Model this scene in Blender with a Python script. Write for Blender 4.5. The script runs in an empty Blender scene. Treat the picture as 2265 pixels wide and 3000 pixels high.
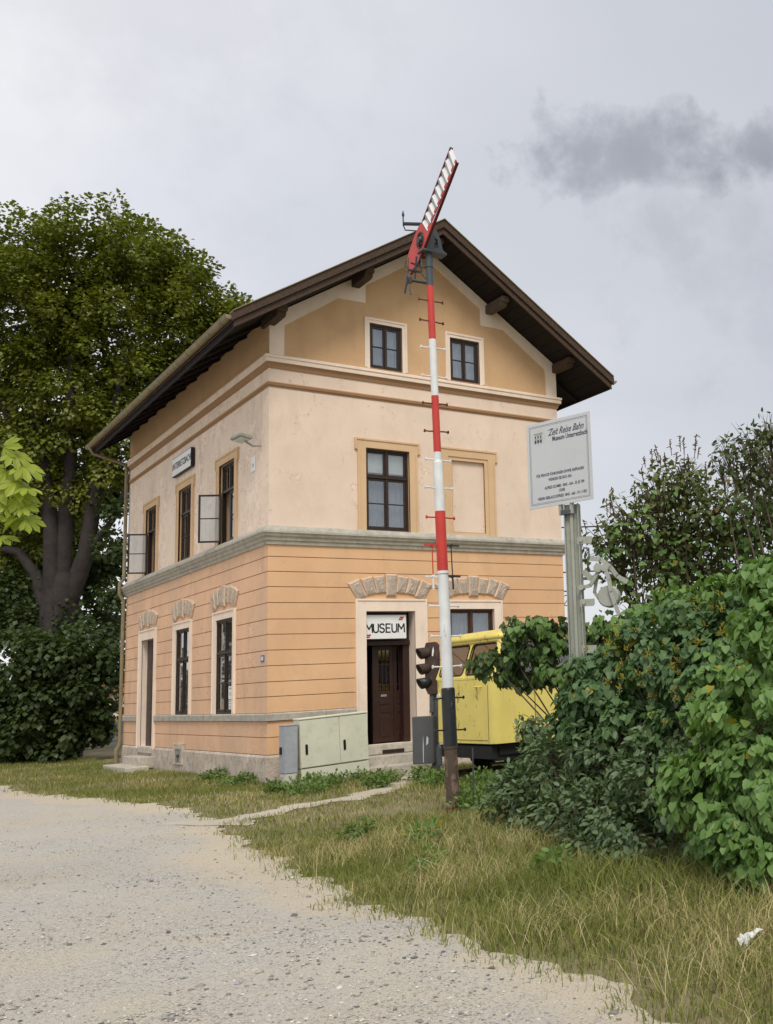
import bpy, bmesh, math, random
import numpy as np
from mathutils import Vector, Matrix
from mathutils.geometry import tessellate_polygon

random.seed(7); rng = np.random.default_rng(11)
scn = bpy.context.scene
COL = scn.collection

# ------------------------------------------------------------------ camera
cam_d = bpy.data.cameras.new('camera'); cam = bpy.data.objects.new('camera', cam_d); COL.objects.link(cam)
YAW, PITCH, ROLL = .6855, .1565, -.0529
CAM = Vector((-7.3324, -21.2356, 1.7413))
fwd = Vector((math.sin(YAW)*math.cos(PITCH), math.cos(YAW)*math.cos(PITCH), math.sin(PITCH)))
rgt = Vector((math.cos(YAW), -math.sin(YAW), 0)); up = rgt.cross(fwd)
r2 = rgt*math.cos(ROLL)+up*math.sin(ROLL); u2 = up*math.cos(ROLL)-rgt*math.sin(ROLL)
cam.matrix_world = Matrix(((r2.x, u2.x, -fwd.x, CAM.x), (r2.y, u2.y, -fwd.y, CAM.y), (r2.z, u2.z, -fwd.z, CAM.z), (0, 0, 0, 1)))
cam_d.sensor_fit = 'HORIZONTAL'; cam_d.sensor_width = 36.0
cam_d.lens = 3035.976/2265*36.0
cam_d.shift_x = -(1889.394-1132.5)/2265
cam_d.clip_start = .1; cam_d.clip_end = 3000
scn.camera = cam

# ------------------------------------------------------------------ light
SUN_EL, SUN_AZ = math.radians(52), math.radians(204)      # azimuth from +Y towards +X
sun_dir = Vector((math.sin(SUN_AZ)*math.cos(SUN_EL), math.cos(SUN_AZ)*math.cos(SUN_EL), math.sin(SUN_EL)))
sl = bpy.data.lights.new('sun', 'SUN'); sl.energy = 1.5; sl.angle = math.radians(25); sl.color = (1, .95, .87)
so = bpy.data.objects.new('sun', sl); COL.objects.link(so)
so.rotation_euler = sun_dir.to_track_quat('Z', 'Y').to_euler(); so.location = sun_dir*60

world = bpy.data.worlds.new('World'); scn.world = world; world.use_nodes = True
def build_world():
    nt = world.node_tree; N = nt.nodes; L = nt.links; N.clear()
    out = N.new('ShaderNodeOutputWorld')
    sky = N.new('ShaderNodeTexSky'); sky.sky_type = 'NISHITA'; sky.sun_disc = False
    sky.sun_elevation = SUN_EL; sky.sun_rotation = SUN_AZ
    bg1 = N.new('ShaderNodeBackground'); bg1.inputs[1].default_value = .07
    L.new(sky.outputs[0], bg1.inputs[0])
    tc = N.new('ShaderNodeTexCoord')
    def vm(op, a, b=None):
        n = N.new('ShaderNodeVectorMath'); n.operation = op
        for i, q in enumerate((a, b)):
            if q is None: continue
            if isinstance(q, (tuple, Vector)): n.inputs[i].default_value = q
            else: L.new(q, n.inputs[i])
        return n
    def mt(op, a, b=None, c=None, clamp=False):
        n = N.new('ShaderNodeMath'); n.operation = op; n.use_clamp = clamp
        for i, q in enumerate((a, b, c)):
            if q is None: continue
            if isinstance(q, (int, float)): n.inputs[i].default_value = q
            else: L.new(q, n.inputs[i])
        return n.outputs[0]
    d = tc.outputs['Generated']
    # direction -> flat cloud layer coordinates
    sep = N.new('ShaderNodeSeparateXYZ'); L.new(d, sep.inputs[0])
    zz = mt('ADD', mt('MAXIMUM', sep.outputs[2], 0.0), .22)
    inv = mt('DIVIDE', 1.0, zz)
    sc = N.new('ShaderNodeVectorMath'); sc.operation = 'SCALE'; L.new(d, sc.inputs[0]); L.new(inv, sc.inputs['Scale'])
    def noise(scale, detail, rough, off=(0, 0, 0), src=None, dist=0):
        mp = N.new('ShaderNodeMapping'); mp.inputs['Location'].default_value = off
        L.new(src or sc.outputs[0], mp.inputs[0])
        n = N.new('ShaderNodeTexNoise'); n.inputs['Scale'].default_value = scale
        n.inputs['Detail'].default_value = detail; n.inputs['Roughness'].default_value = rough
        n.inputs['Distortion'].default_value = dist
        L.new(mp.outputs[0], n.inputs[0]); return n.outputs[0]
    def ramp(src, stops):
        r = N.new('ShaderNodeValToRGB'); L.new(src, r.inputs[0])
        e = r.color_ramp.elements
        while len(e) < len(stops): e.new(.5)
        for k, (p, c) in zip(e, stops): k.position = p; k.color = (*c, 1)
        return r.outputs[0]
    big = noise(1.15, 5, .52, (3.1, 1.2, .4))
    base = ramp(big, [(.28, (.62, .645, .72)), (.48, (.75, .765, .82)), (.7, (.90, .90, .92))])
    # brighter towards the horizon on the whole circle
    hz = mt('SUBTRACT', 1.0, mt('MULTIPLY', sep.outputs[2], 2.0), clamp=True)
    mixh = N.new('ShaderNodeMix'); mixh.data_type = 'RGBA'
    L.new(mt('MULTIPLY', mt('POWER', hz, 2.0), .75), mixh.inputs[0]); L.new(base, mixh.inputs[6]); mixh.inputs[7].default_value = (.98, .975, .975, 1)
    bank = N.new('ShaderNodeVectorMath'); bank.operation = 'DOT_PRODUCT'; L.new(d, bank.inputs[0]); bank.inputs[1].default_value = (.86, .38, .34)
    mixb = N.new('ShaderNodeMix'); mixb.data_type = 'RGBA'; L.new(mt('MULTIPLY', mt('SUBTRACT', bank.outputs['Value'], .62, clamp=True), 2.1, clamp=True), mixb.inputs[0]); L.new(mixh.outputs[2], mixb.inputs[6]); mixb.inputs[7].default_value = (.50, .525, .585, 1)
    # loose grey puffs all over the sky, plus the larger ones seen right of the gable
    wob = noise(11.0, 5, .55, (.3, 7.7, 2.0), src=d)
    wob2 = noise(17.0, 8, .62, (4.3, 1.7, 2.0), src=d)
    puffs = None
    for (cx, cy, cz), rad, amt in [((.492,.729,.474),.042,1.0), ((.508,.713,.483),.045,1.0), ((.530,.703,.472),.044,.95), ((.552,.687,.466),.042,.95), ((.577,.668,.468),.044,1.0), ((.592,.647,.482),.040,.95), ((.608,.647,.460),.038,1.0), ((.652,.598,.467),.045,.9), ((.601,.684,.413),.060,.40), ((.70,.62,.36),.14,.25), ((.20,.82,.55),.18,.14),
                                   ((-.5,.55,.6),.10,.7), ((.2,-.7,.66),.12,.7), ((-.75,-.3,.55),.10,.7), ((.8,-.2,.5),.10,.7), ((-.2,.2,.95),.12,.5)]:
        sb = vm('SUBTRACT', d, (cx, cy, cz))
        m1 = vm('MULTIPLY', sb.outputs[0], (1, 1, 1.35))
        ln = N.new('ShaderNodeVectorMath'); ln.operation = 'LENGTH'; L.new(m1.outputs[0], ln.inputs[0])
        q = mt('DIVIDE', ln.outputs['Value'], rad)
        q = mt('SUBTRACT', 1.05, q)
        q = mt('ADD', q, mt('MULTIPLY', mt('SUBTRACT', wob, .5), 1.5))
        q = mt('ADD', q, mt('MULTIPLY', mt('SUBTRACT', wob2, .5), 3.6))
        q = mt('MULTIPLY', mt('SMOOTH_MIN', mt('MAXIMUM', mt('MULTIPLY', q, 1.0), 0), 1.0, .5), amt)
        puffs = q if puffs is None else mt('MAXIMUM', puffs, q)
    mixp = N.new('ShaderNodeMix'); mixp.data_type = 'RGBA'
    tone = mt('ADD', .38, mt('MULTIPLY', noise(7.0, 4, .5, (9.1, 2.2, 5.0), src=d), .95))
    L.new(mt('MULTIPLY', mt('MULTIPLY', puffs, tone), .95, clamp=True), mixp.inputs[0]); L.new(mixb.outputs[2], mixp.inputs[6]); mixp.inputs[7].default_value = (.30, .315, .365, 1)
    bg2 = N.new('ShaderNodeBackground'); bg2.inputs[1].default_value = .64
    L.new(mixp.outputs[2], bg2.inputs[0])
    mx = N.new('ShaderNodeMixShader'); mx.inputs[0].default_value = .93
    L.new(bg1.outputs[0], mx.inputs[1]); L.new(bg2.outputs[0], mx.inputs[2]); L.new(mx.outputs[0], out.inputs[0])
build_world()
vs = scn.view_settings; vs.view_transform = 'Standard'; vs.look = 'None'; vs.exposure = .72; vs.gamma = 1; vs.use_curve_mapping = False
scn.render.engine = 'CYCLES'
scn.cycles.max_bounces = 8; scn.cycles.transparent_max_bounces = 12

# ------------------------------------------------------------------ materials
MATS = {}
def lin(h):
    h = h.lstrip('#'); v = [int(h[i:i+2], 16)/255 for i in (0, 2, 4)]
    return tuple(c/12.92 if c <= .04045 else ((c+.055)/1.055)**2.4 for c in v)
class NT:
    def __init__(s, name):
        m = bpy.data.materials.new(name); m.use_nodes = True; s.m = m; s.nt = m.node_tree; s.N = s.nt.nodes; s.L = s.nt.links
        s.bsdf = s.N['Principled BSDF']; s.out = s.N['Material Output']
        g = s.N.new('ShaderNodeNewGeometry'); s.geo = g; s.pos = g.outputs['Position']
    def link(s, a, b): s.L.new(a, b)
    def inp(s, n, i, q):
        if q is None: return
        if hasattr(q, 'is_output'): s.L.new(q, n.inputs[i])
        else: n.inputs[i].default_value = q
    def math(s, op, a, b=None, c=None, clamp=False):
        n = s.N.new('ShaderNodeMath'); n.operation = op; n.use_clamp = clamp
        for i, q in enumerate((a, b, c)): s.inp(n, i, q)
        return n.outputs[0]
    def mapped(s, scale=(1, 1, 1), loc=(0, 0, 0), src=None):
        n = s.N.new('ShaderNodeMapping'); n.inputs['Scale'].default_value = scale; n.inputs['Location'].default_value = loc
        s.L.new(src or s.pos, n.inputs[0]); return n.outputs[0]
    def noise(s, scale, detail=4, rough=.55, dist=0, vec=None):
        n = s.N.new('ShaderNodeTexNoise'); n.inputs['Scale'].default_value = scale; n.inputs['Detail'].default_value = detail
        n.inputs['Roughness'].default_value = rough; n.inputs['Distortion'].default_value = dist
        s.L.new(vec or s.pos, n.inputs[0]); return n.outputs[0]
    def vor(s, scale, vec=None, out='Distance', feature='F1'):
        n = s.N.new('ShaderNodeTexVoronoi'); n.inputs['Scale'].default_value = scale; n.feature = feature
        s.L.new(vec or s.pos, n.inputs[0]); return n.outputs[out]
    def ramp(s, src, stops, interp='LINEAR'):
        r = s.N.new('ShaderNodeValToRGB'); s.L.new(src, r.inputs[0]); r.color_ramp.interpolation = interp
        e = r.color_ramp.elements
        while len(e) < len(stops): e.new(.5)
        for k, (p, c) in zip(e, stops):
            k.position = p; k.color = (c, c, c, 1) if isinstance(c, (int, float)) else (*c, 1)
        return r.outputs[0]
    def mix(s, f, a, b, mode='MIX'):
        n = s.N.new('ShaderNodeMix'); n.data_type = 'RGBA'; n.blend_type = mode; n.clamp_factor = True
        for i, q in ((0, f), (6, a), (7, b)):
            if isinstance(q, tuple) and len(q) == 3: q = (*q, 1)
            s.inp(n, i, q)
        return n.outputs[2]
    def bump(s, h, strength=.3, dist=.01):
        n = s.N.new('ShaderNodeBump'); n.inputs['Strength'].default_value = strength; n.inputs['Distance'].default_value = dist
        s.L.new(h, n.inputs['Height']); s.L.new(n.outputs[0], s.bsdf.inputs['Normal'])
    def fin(s, col=None, rough=.8, metal=0, spec=.3):
        if col is not None:
            if isinstance(col, tuple) and len(col) == 3: col = (*col, 1)
            s.inp(s.bsdf, 'Base Color', col)
        s.inp(s.bsdf, 'Roughness', rough); s.inp(s.bsdf, 'Metallic', metal); s.inp(s.bsdf, 'Specular IOR Level', spec)
        MATS[s.m.name] = s.m; return s.m
def plain(name, c, rough=.7, var=.14, scale=6, bump=.15, bs=60, metal=0, spec=.3, dirt=None, dirt_amt=.3, dist=.004):
    n = NT(name); v = n.noise(scale, 5, .6)
    a = tuple(x*(1-var) for x in c); b = tuple(min(1, x*(1+var)) for x in c)
    col = n.mix(n.ramp(v, [(.3, 0.), (.7, 1.)]), a, b)
    if dirt:
        d = n.ramp(n.noise(scale*2.3, 8, .68, .3), [(.52, 0.), (.68, 1.)])
        col = n.mix(n.math('MULTIPLY', d, dirt_amt), col, dirt)
    if bump: n.bump(n.noise(bs, 4, .6), bump, dist)
    return n.fin(col, rough, metal, spec)

def plaster(name, c, stain, stain_amt, spots, bump=.25, patch=None, patch_amt=0):
    n = NT(name)
    v = n.noise(1.1, 5, .55); col = n.mix(n.ramp(v, [(.3, 0.), (.7, 1.)]), tuple(x*.93 for x in c), tuple(min(1, x*1.05) for x in c))
    v2 = n.noise(14, 5, .65); col = n.mix(n.math('MULTIPLY', n.ramp(v2, [(.4, 0.), (.75, 1.)]), .16), col, tuple(x*.74 for x in c))
    # blotchy damp stains, drawn out downwards
    st = n.noise(1.7, 7, .62, .4, n.mapped((1.2, 1.2, .55), (3, 1, 2)))
    col = n.mix(n.math('MULTIPLY', n.ramp(st, [(.5, 0.), (.72, 1.)]), stain_amt), col, stain)
    # flaked patches with sharp rims
    f = n.noise(3.1, 7, .66, .5, n.mapped((1, 1, .8), (7, 2, 5)))
    msk = n.ramp(f, [(spots, 0.), (spots+.015, 1.)]); rim = n.ramp(f, [(spots-.03, 0.), (spots-.004, 1.), (spots+.03, 0.)])
    fine = n.ramp(n.noise(22, 5, .6), [(.42, 0.), (.6, 1.)])
    col = n.mix(n.math('MULTIPLY', msk, .5), col, tuple(min(1, x*1.1+.02) for x in c))
    col = n.mix(n.math('MULTIPLY', n.math('MULTIPLY', rim, fine), .55), col, tuple(x*.5 for x in stain))
    if patch:
        p = n.ramp(n.noise(.55, 3, .5, .2, n.mapped((1, 1, .7), (1, 9, 4))), [(.5, 0.), (.62, 1.)])
        col = n.mix(n.math('MULTIPLY', p, patch_amt), col, patch)
    n.bump(n.math('ADD', n.noise(55, 5, .62), n.math('MULTIPLY', msk, -.8)), bump, .006)
    return n.fin(col, .9, 0, .2)

plaster('plaster_orange', (.71, .445, .25), (.42, .27, .17), .28, .70, patch=(.60, .36, .22), patch_amt=.3)
plaster('plaster_orange_worn', (.74, .47, .30), (.46, .31, .22), .5, .60, patch=(.58, .41, .29), patch_amt=.45)
plaster('plaster_gable', (.60, .39, .215), (.40, .25, .14), .3, .70)
plaster('plaster_cream', (.74, .595, .475), (.52, .37, .26), .3, .64)
plaster('plaster_cream_worn', (.80, .65, .525), (.48, .39, .29), .55, .535, patch=(.70, .57, .44), patch_amt=.3)
plaster('plaster_trim', (.82, .68, .555), (.55, .42, .32), .35, .68)
plaster('plaster_window_trim', (.64, .445, .265), (.5, .33, .2), .3, .66)
plaster('plaster_band', (.33, .195, .105), (.3, .17, .1), .3, .72)
plain('voussoir_edge', (.60, .46, .34), .9, .15, 8, .3, 50)
plain('stone_grey', (.41, .385, .325), .9, .18, 5, .4, 40, dirt=(.16, .145, .12), dirt_amt=.5)
plain('plinth_stone', (.50, .43, .355), .95, .22, 3, .8, 22, dirt=(.17, .14, .11), dirt_amt=.6, dist=.02)
plain('voussoir_face', (.50, .41, .325), .95, .2, 9, 1.0, 38, dirt=(.2, .15, .11), dirt_amt=.5, dist=.03)
plain('concrete_step', (.48, .44, .37), .95, .18, 6, .5, 45, dirt=(.2, .18, .14), dirt_amt=.5)
plain('wood_window', (.030, .016, .010), .45, .3, 18, .2, 80, spec=.4)
plain('wood_window_red', (.060, .024, .013), .45, .3, 18, .2, 80, spec=.4)
plain('wood_door', (.036, .016, .012), .45, .25, 12, .2, 60, spec=.4)
plain('gutter_paint', (.24, .20, .115), .5, .2, 4, .1, 50, spec=.4, dirt=(.12, .10, .06), dirt_amt=.5)
plain('zinc', (.28, .28, .26), .5, .2, 6, .1, 50, metal=.3)
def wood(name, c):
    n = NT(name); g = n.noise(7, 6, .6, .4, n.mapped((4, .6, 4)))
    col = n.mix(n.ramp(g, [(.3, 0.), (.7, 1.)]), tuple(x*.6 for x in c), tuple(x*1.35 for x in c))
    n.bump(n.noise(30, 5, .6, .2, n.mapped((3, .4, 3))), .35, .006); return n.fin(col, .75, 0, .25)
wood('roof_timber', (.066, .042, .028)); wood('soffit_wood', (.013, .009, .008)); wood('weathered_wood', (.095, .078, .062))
plain('roof_tile', (.11, .07, .05), .85, .25, 5, .4, 20)
plain('curtain', (.30, .30, .325), .9, .08, 5, .1, 40)
plain('blind', (.70, .66, .58), .9, .06, 5, .1, 40)
plain('interior_dark', (.035, .03, .027), .9, .2, 3, 0)
def glass(name, tint=(.86, .9, .92), refl=.11):
    n = NT(name); n.N.remove(n.bsdf)
    t = n.N.new('ShaderNodeBsdfTransparent'); t.inputs[0].default_value = (*tint, 1)
    g = n.N.new('ShaderNodeBsdfGlossy'); g.inputs['Roughness'].default_value = .03; g.inputs[0].default_value = (.95, .97, 1, 1)
    bn = n.N.new('ShaderNodeBump'); bn.inputs['Strength'].default_value = .04; bn.inputs['Distance'].default_value = .01
    n.link(n.noise(3.5, 2, .5), bn.inputs['Height']); n.link(bn.outputs[0], g.inputs['Normal'])
    lw = n.N.new('ShaderNodeLayerWeight'); lw.inputs[0].default_value = .35
    f = n.math('ADD', n.math('MULTIPLY', lw.outputs['Facing'], .55), refl, clamp=True)
    m = n.N.new('ShaderNodeMixShader'); n.link(f, m.inputs[0]); n.link(t.outputs[0], m.inputs[1]); n.link(g.outputs[0], m.inputs[2])
    n.link(m.outputs[0], n.out.inputs[0]); MATS[name] = n.m
glass('glass', refl=.06)
glass('glass_dark', (.30, .32, .34), .07)  # dark tint stands in for the shaded interior behind the panes

# ------------------------------------------------------------------ mesh helpers
def wt(o):
    v = Vector((0, 0, 0))
    while o is not None: v += o.location; o = o.parent
    return v
def link(name, me, mat=None, parent=None, kind=None, label=None, cat=None, group=None):
    o = bpy.data.objects.new(name, me); COL.objects.link(o)
    if mat is not None and me is not None and not me.materials:
        for m in (mat if isinstance(mat, (list, tuple)) else [mat]): me.materials.append(MATS[m] if isinstance(m, str) else m)
    if parent is not None: o.parent = parent; o.location = -wt(parent)
    tag(o, label, cat, group, kind); return o
def tag(o, label=None, cat=None, group=None, kind=None):
    if label: o['label'] = label
    if cat: o['category'] = cat
    if group: o['group'] = group
    if kind: o['kind'] = kind
    return o
def thing(name, loc, label, cat, group=None):
    o = bpy.data.objects.new(name, None); COL.objects.link(o); o.location = loc; o.empty_display_size = .2
    return tag(o, label, cat, group)
class MB:
    def __init__(s): s.v = []; s.f = []; s.mi = []
    def add(s, vs, fs, mi=0):
        b = len(s.v); s.v += [tuple(q) for q in vs]
        for f in fs: s.f.append(tuple(b+i for i in f)); s.mi.append(mi)
        return s
    def hexa(s, c, mi=0):      # 8 corners: bottom 0-3, top 4-7
        return s.add(c, [(0, 3, 2, 1), (4, 5, 6, 7), (0, 1, 5, 4), (1, 2, 6, 5), (2, 3, 7, 6), (3, 0, 4, 7)], mi)
    def box(s, x0, x1, y0, y1, z0, z1, mi=0):
        return s.hexa([(x0, y0, z0), (x1, y0, z0), (x1, y1, z0), (x0, y1, z0), (x0, y0, z1), (x1, y0, z1), (x1, y1, z1), (x0, y1, z1)], mi)
    def obox(s, c, ax, ay, az, mi=0):
        c, ax, ay, az = map(Vector, (c, ax, ay, az))
        return s.hexa([c-ax-ay-az, c+ax-ay-az, c+ax+ay-az, c-ax+ay-az, c-ax-ay+az, c+ax-ay+az, c+ax+ay+az, c-ax+ay+az], mi)
    def beam(s, p, q, w, h, upv=(0, 0, 1), mi=0):
        p, q = Vector(p), Vector(q); d = q-p; a = d.normalized(); sx = a.cross(Vector(upv))
        if sx.length < 1e-4: sx = a.cross(Vector((1, 0, 0)))
        sx.normalize(); sz = sx.cross(a)
        return s.obox((p+q)/2, d/2, sx*w/2, sz*h/2, mi)
    def tube(s, pts, rad, n=8, cap=True, mi=0):
        pts = [Vector(p) for p in pts]
        if not isinstance(rad, (list, tuple)): rad = [rad]*len(pts)
        b = len(s.v); prev = None
        for i, p in enumerate(pts):
            t = (pts[min(i+1, len(pts)-1)]-pts[max(i-1, 0)]).normalized()
            if prev is None: prev = t.orthogonal().normalized()
            a = (prev-t*prev.dot(t))
            a = a.normalized() if a.length > 1e-5 else t.orthogonal().normalized()
            prev = a; c = t.cross(a)
            for k in range(n):
                th = 2*math.pi*k/n; s.v.append(tuple(p+(a*math.cos(th)+c*math.sin(th))*rad[i]))
        for i in range(len(pts)-1):
            for k in range(n):
                k2 = (k+1) % n
                s.f.append((b+i*n+k, b+i*n+k2, b+(i+1)*n+k2, b+(i+1)*n+k)); s.mi.append(mi)
        if cap:
            for off, rev in ((0, True), ((len(pts)-1)*n, False)):
                nb = len(s.v); s.v += [s.v[b+off+k] for k in range(n)]; f = [nb+k for k in range(n)]
                s.f.append(tuple(reversed(f)) if rev else tuple(f)); s.mi.append(mi)
        return s
    def prism(s, poly, fr, d0, d1, mi=0, holes=()):
        """poly (2d) mapped by fr(a,b,d); a slab between depth d0 and d1, with holes"""
        loops = [poly]+list(holes)
        tri = tessellate_polygon([[Vector((a, b, 0)) for a, b in l] for l in loops])
        flat = [p for l in loops for p in l]; n = len(flat); b = len(s.v)
        s.v += [tuple(fr(a, c, d0)) for a, c in flat]+[tuple(fr(a, c, d1)) for a, c in flat]
        for t in tri:
            s.f.append(tuple(b+i for i in t)); s.mi.append(mi); s.f.append(tuple(b+n+i for i in reversed(t))); s.mi.append(mi)
        k = 0
        for l in loops:
            m = len(l)
            for i in range(m):
                j = (i+1) % m; s.f.append((b+k+i, b+k+j, b+n+k+j, b+n+k+i)); s.mi.append(mi)
            k += m
        return s
    def sheet(s, poly, fr, d, holes=(), mi=0):
        loops = [poly]+list(holes)
        tri = tessellate_polygon([[Vector((a, b, 0)) for a, b in l] for l in loops]); b = len(s.v)
        s.v += [tuple(fr(a, c, d)) for l in loops for a, c in l]
        for t in tri: s.f.append(tuple(b+i for i in t)); s.mi.append(mi)
        return s
    def mesh(s, name='mesh', smooth=False, recalc=True):
        me = bpy.data.meshes.new(name); me.from_pydata(s.v, [], s.f)
        for p, m in zip(me.polygons, s.mi): p.material_index = m; p.use_smooth = smooth
        if recalc:
            bm = bmesh.new(); bm.from_mesh(me); bmesh.ops.recalc_face_normals(bm, faces=bm.faces); bm.to_mesh(me); bm.free()
        me.update(); return me
    def build(s, name, mat, parent=None, smooth=False, bevel=0, recalc=True, **kw):
        o = link(name, s.mesh(name, smooth, recalc), mat, parent, **kw)
        if bevel:
            m = o.modifiers.new('bevel', 'BEVEL'); m.width = bevel; m.segments = 2; m.limit_method = 'ANGLE'; m.angle_limit = math.radians(40)
        if smooth == 'auto': pass
        return o
def rect(a0, a1, b0, b1): return [(a0, b0), (a1, b0), (a1, b1), (a0, b1)]
def rrect(a0, a1, b0, b1, r, n=4):
    out = []
    for cx, cy, t0 in ((a1-r, b0+r, -90), (a1-r, b1-r, 0), (a0+r, b1-r, 90), (a0+r, b0+r, 180)):
        for k in range(n+1):
            t = math.radians(t0+90*k/n); out.append((cx+r*math.cos(t), cy+r*math.sin(t)))
    return out
def FR(s, z, n): return Vector((s, -n, z))        # front facade, n = outwards
def LF(s, z, n): return Vector((-n, s, z))        # left facade
def fbox(mb, fr, s0, s1, z0, z1, n0, n1, mi=0):
    return mb.hexa([fr(s0, z0, n0), fr(s1, z0, n0), fr(s1, z0, n1), fr(s0, z0, n1), fr(s0, z1, n0), fr(s1, z1, n0), fr(s1, z1, n1), fr(s0, z1, n1)], mi)
def fast(name, V, F, mat, parent=None, smooth=False, **kw):
    """big meshes from numpy arrays: V (n,3), F (m,k)"""
    me = bpy.data.meshes.new(name); V = np.ascontiguousarray(V, dtype=np.float32); F = np.ascontiguousarray(F, dtype=np.int32)
    m, k = F.shape
    me.vertices.add(len(V)); me.vertices.foreach_set('co', V.ravel())
    me.loops.add(m*k); me.loops.foreach_set('vertex_index', F.ravel())
    me.polygons.add(m); me.polygons.foreach_set('loop_start', np.arange(0, m*k, k, dtype=np.int32)); me.polygons.foreach_set('loop_total', np.full(m, k, np.int32))
    if smooth: me.polygons.foreach_set('use_smooth', np.ones(m, bool))
    me.update(calc_edges=True)
    return link(name, me, mat, parent, **kw)
def text_mesh(txt, size, fr, a, b, d, align='CENTER', shear=0, thick=.0015, xs=1.0, bold=0):
    cu = bpy.data.curves.new('txt', 'FONT'); cu.body = txt; cu.size = size; cu.align_x = align; cu.align_y = 'CENTER'; cu.shear = shear
    cu.extrude = thick; cu.offset = bold
    cu.resolution_u = 2
    o = bpy.data.objects.new('txt', cu); COL.objects.link(o)
    bpy.context.view_layer.update()
    me = bpy.data.meshes.new_from_object(o.evaluated_get(bpy.context.evaluated_depsgraph_get()))
    bpy.data.objects.remove(o); bpy.data.curves.remove(cu)
    for v in me.vertices:
        q = fr(a+v.co.x*xs, b+v.co.y, d+v.co.z); v.co = q
    me.materials.clear(); return me

# ================================================================== setting: ground, road, path, track bed
def H(x, y):
    x = np.asarray(x, float); y = np.asarray(y, float)
    return .018*np.sin(x*1.3+.4)*np.sin(y*.9+1.1)+.012*np.sin(x*2.9+y*1.7)+.008*np.sin(y*4.1-x*3.3)
EDGE = [(-3.60, 60.0), (-3.66, 18.0), (-3.625, 7.1), (-3.35, 3.1), (-2.70, .2), (-2.40, -2.6), (-2.47, -4.9), (-2.77, -6.3), (-3.10, -8.7), (-3.29, -10.6),
        (-3.50, -12.0), (-3.60, -13.3), (-3.60, -14.1), (-3.63, -14.9), (-3.70, -15.5), (-3.57, -16.0), (-3.62, -16.4), (-3.68, -17.0), (-3.85, -19), (-4.2, -24), (-5, -60)]
def edge_x(y):
    ys = np.array([p[1] for p in EDGE])[::-1]; xs = np.array([p[0] for p in EDGE])[::-1]
    return np.interp(y, ys, xs)+.07*np.sin(np.asarray(y)*3.1)+.05*np.sin(np.asarray(y)*7.7+1)+.03*np.sin(np.asarray(y)*17.3)
PATH = [(-2.9, -5.75), (-1.55, -4.95), (-.2, -4.45), (.9, -3.6), (1.75, -2.5), (2.4, -1.6), (2.7, -.8)]
def path_d(x, y):
    x = np.asarray(x, float); y = np.asarray(y, float); best = np.full(np.broadcast(x, y).shape, 1e9)
    for (ax, ay), (bx, by) in zip(PATH, PATH[1:]):
        dx, dy = bx-ax, by-ay; t = np.clip(((x-ax)*dx+(y-ay)*dy)/(dx*dx+dy*dy), 0, 1)
        best = np.minimum(best, np.hypot(x-ax-t*dx, y-ay-t*dy))
    return best
def dirt_mat(name, c1, c2, c3, sc=1.0, bump=.6, pebble=True):
    n = NT(name)
    col = n.mix(n.ramp(n.noise(.45*sc, 5, .6), [(.35, 0.), (.65, 1.)]), c1, c2)
    col = n.mix(n.math('MULTIPLY', n.ramp(n.noise(1.6*sc, 6, .65, .3), [(.5, 0.), (.7, 1.)]), .6), col, c3)
    if pebble:
        v = n.N.new('ShaderNodeTexVoronoi'); v.inputs['Scale'].default_value = 42; n.link(n.pos, v.inputs[0])
        sp = n.N.new('ShaderNodeSeparateColor'); n.link(v.outputs['Color'], sp.inputs[0])
        dens = n.ramp(n.noise(.8, 4, .6), [(.38, .25), (.62, 1.)])
        m = n.math('MULTIPLY', n.ramp(v.outputs['Distance'], [(.30, 1.), (.42, 0.)]), n.math('MULTIPLY', n.ramp(sp.outputs[0], [(.35, 0.), (.45, 1.)]), dens))
        pc = n.ramp(sp.outputs[1], [(.0, (.20, .19, .17)), (.45, (.42, .39, .34)), (.8, (.60, .57, .52)), (1., (.34, .36, .38))])
        if name == 'gravel_road':
            sa = n.N.new('ShaderNodeAttribute'); sa.attribute_name = 'sand'
            sf = n.ramp(n.math('ADD', sa.outputs['Fac'], n.math('MULTIPLY', n.math('SUBTRACT', n.noise(1.4, 5, .6), .5), .9)), [(.25, 0.), (.6, 1.)])
            col = n.mix(n.math('MULTIPLY', sf, .8), col, (.60, .515, .385)); m = n.math('MULTIPLY', m, n.math('SUBTRACT', 1., n.math('MULTIPLY', sf, .85)))
        col = n.mix(n.math('MULTIPLY', m, .8), col, pc)
        h = n.math('ADD', n.math('MULTIPLY', m, .8), n.noise(70, 4, .65))
        v2 = n.noise(95, 4, .65); col = n.mix(n.math('MULTIPLY', n.ramp(v2, [(.5, 0.), (.66, 1.)]), .62), col, (.20, .18, .15))
    else: h = n.noise(40, 5, .65)
    n.bump(h, bump, .02)
    return n.fin(col, .95, 0, .15)
dirt_mat('gravel_road', (.56, .505, .415), (.53, .51, .47), (.60, .525, .39), .6, .9)
dirt_mat('path_dirt', (.54, .48, .38), (.48, .43, .33), (.58, .52, .42), 1.0, .5)
dirt_mat('soil', (.23, .19, .115), (.18, .16, .085), (.32, .27, .165), 1.0, .6, False)
def axis(lo, hi, step, far):
    a = list(np.arange(lo, hi+1e-6, step)); d = step
    x = hi
    while x < far: d *= 1.35; x += d; a.append(x)
    x = lo; d = step
    while x > -far: d *= 1.35; x -= d; a.insert(0, x)
    return np.array(a)
ax = axis(-9, 7, .3, 900); ay = axis(-22, 24, .3, 900)
GX, GY = np.meshgrid(ax, ay); nx, ny = len(ax), len(ay)
GZ = H(GX, GY)-.09*np.clip((edge_x(GY)-GX-.05)/.3, 0, 1)
V = np.stack([GX, GY, GZ], -1).reshape(-1, 3)
idx = np.arange(nx*ny).reshape(ny, nx)
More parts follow.
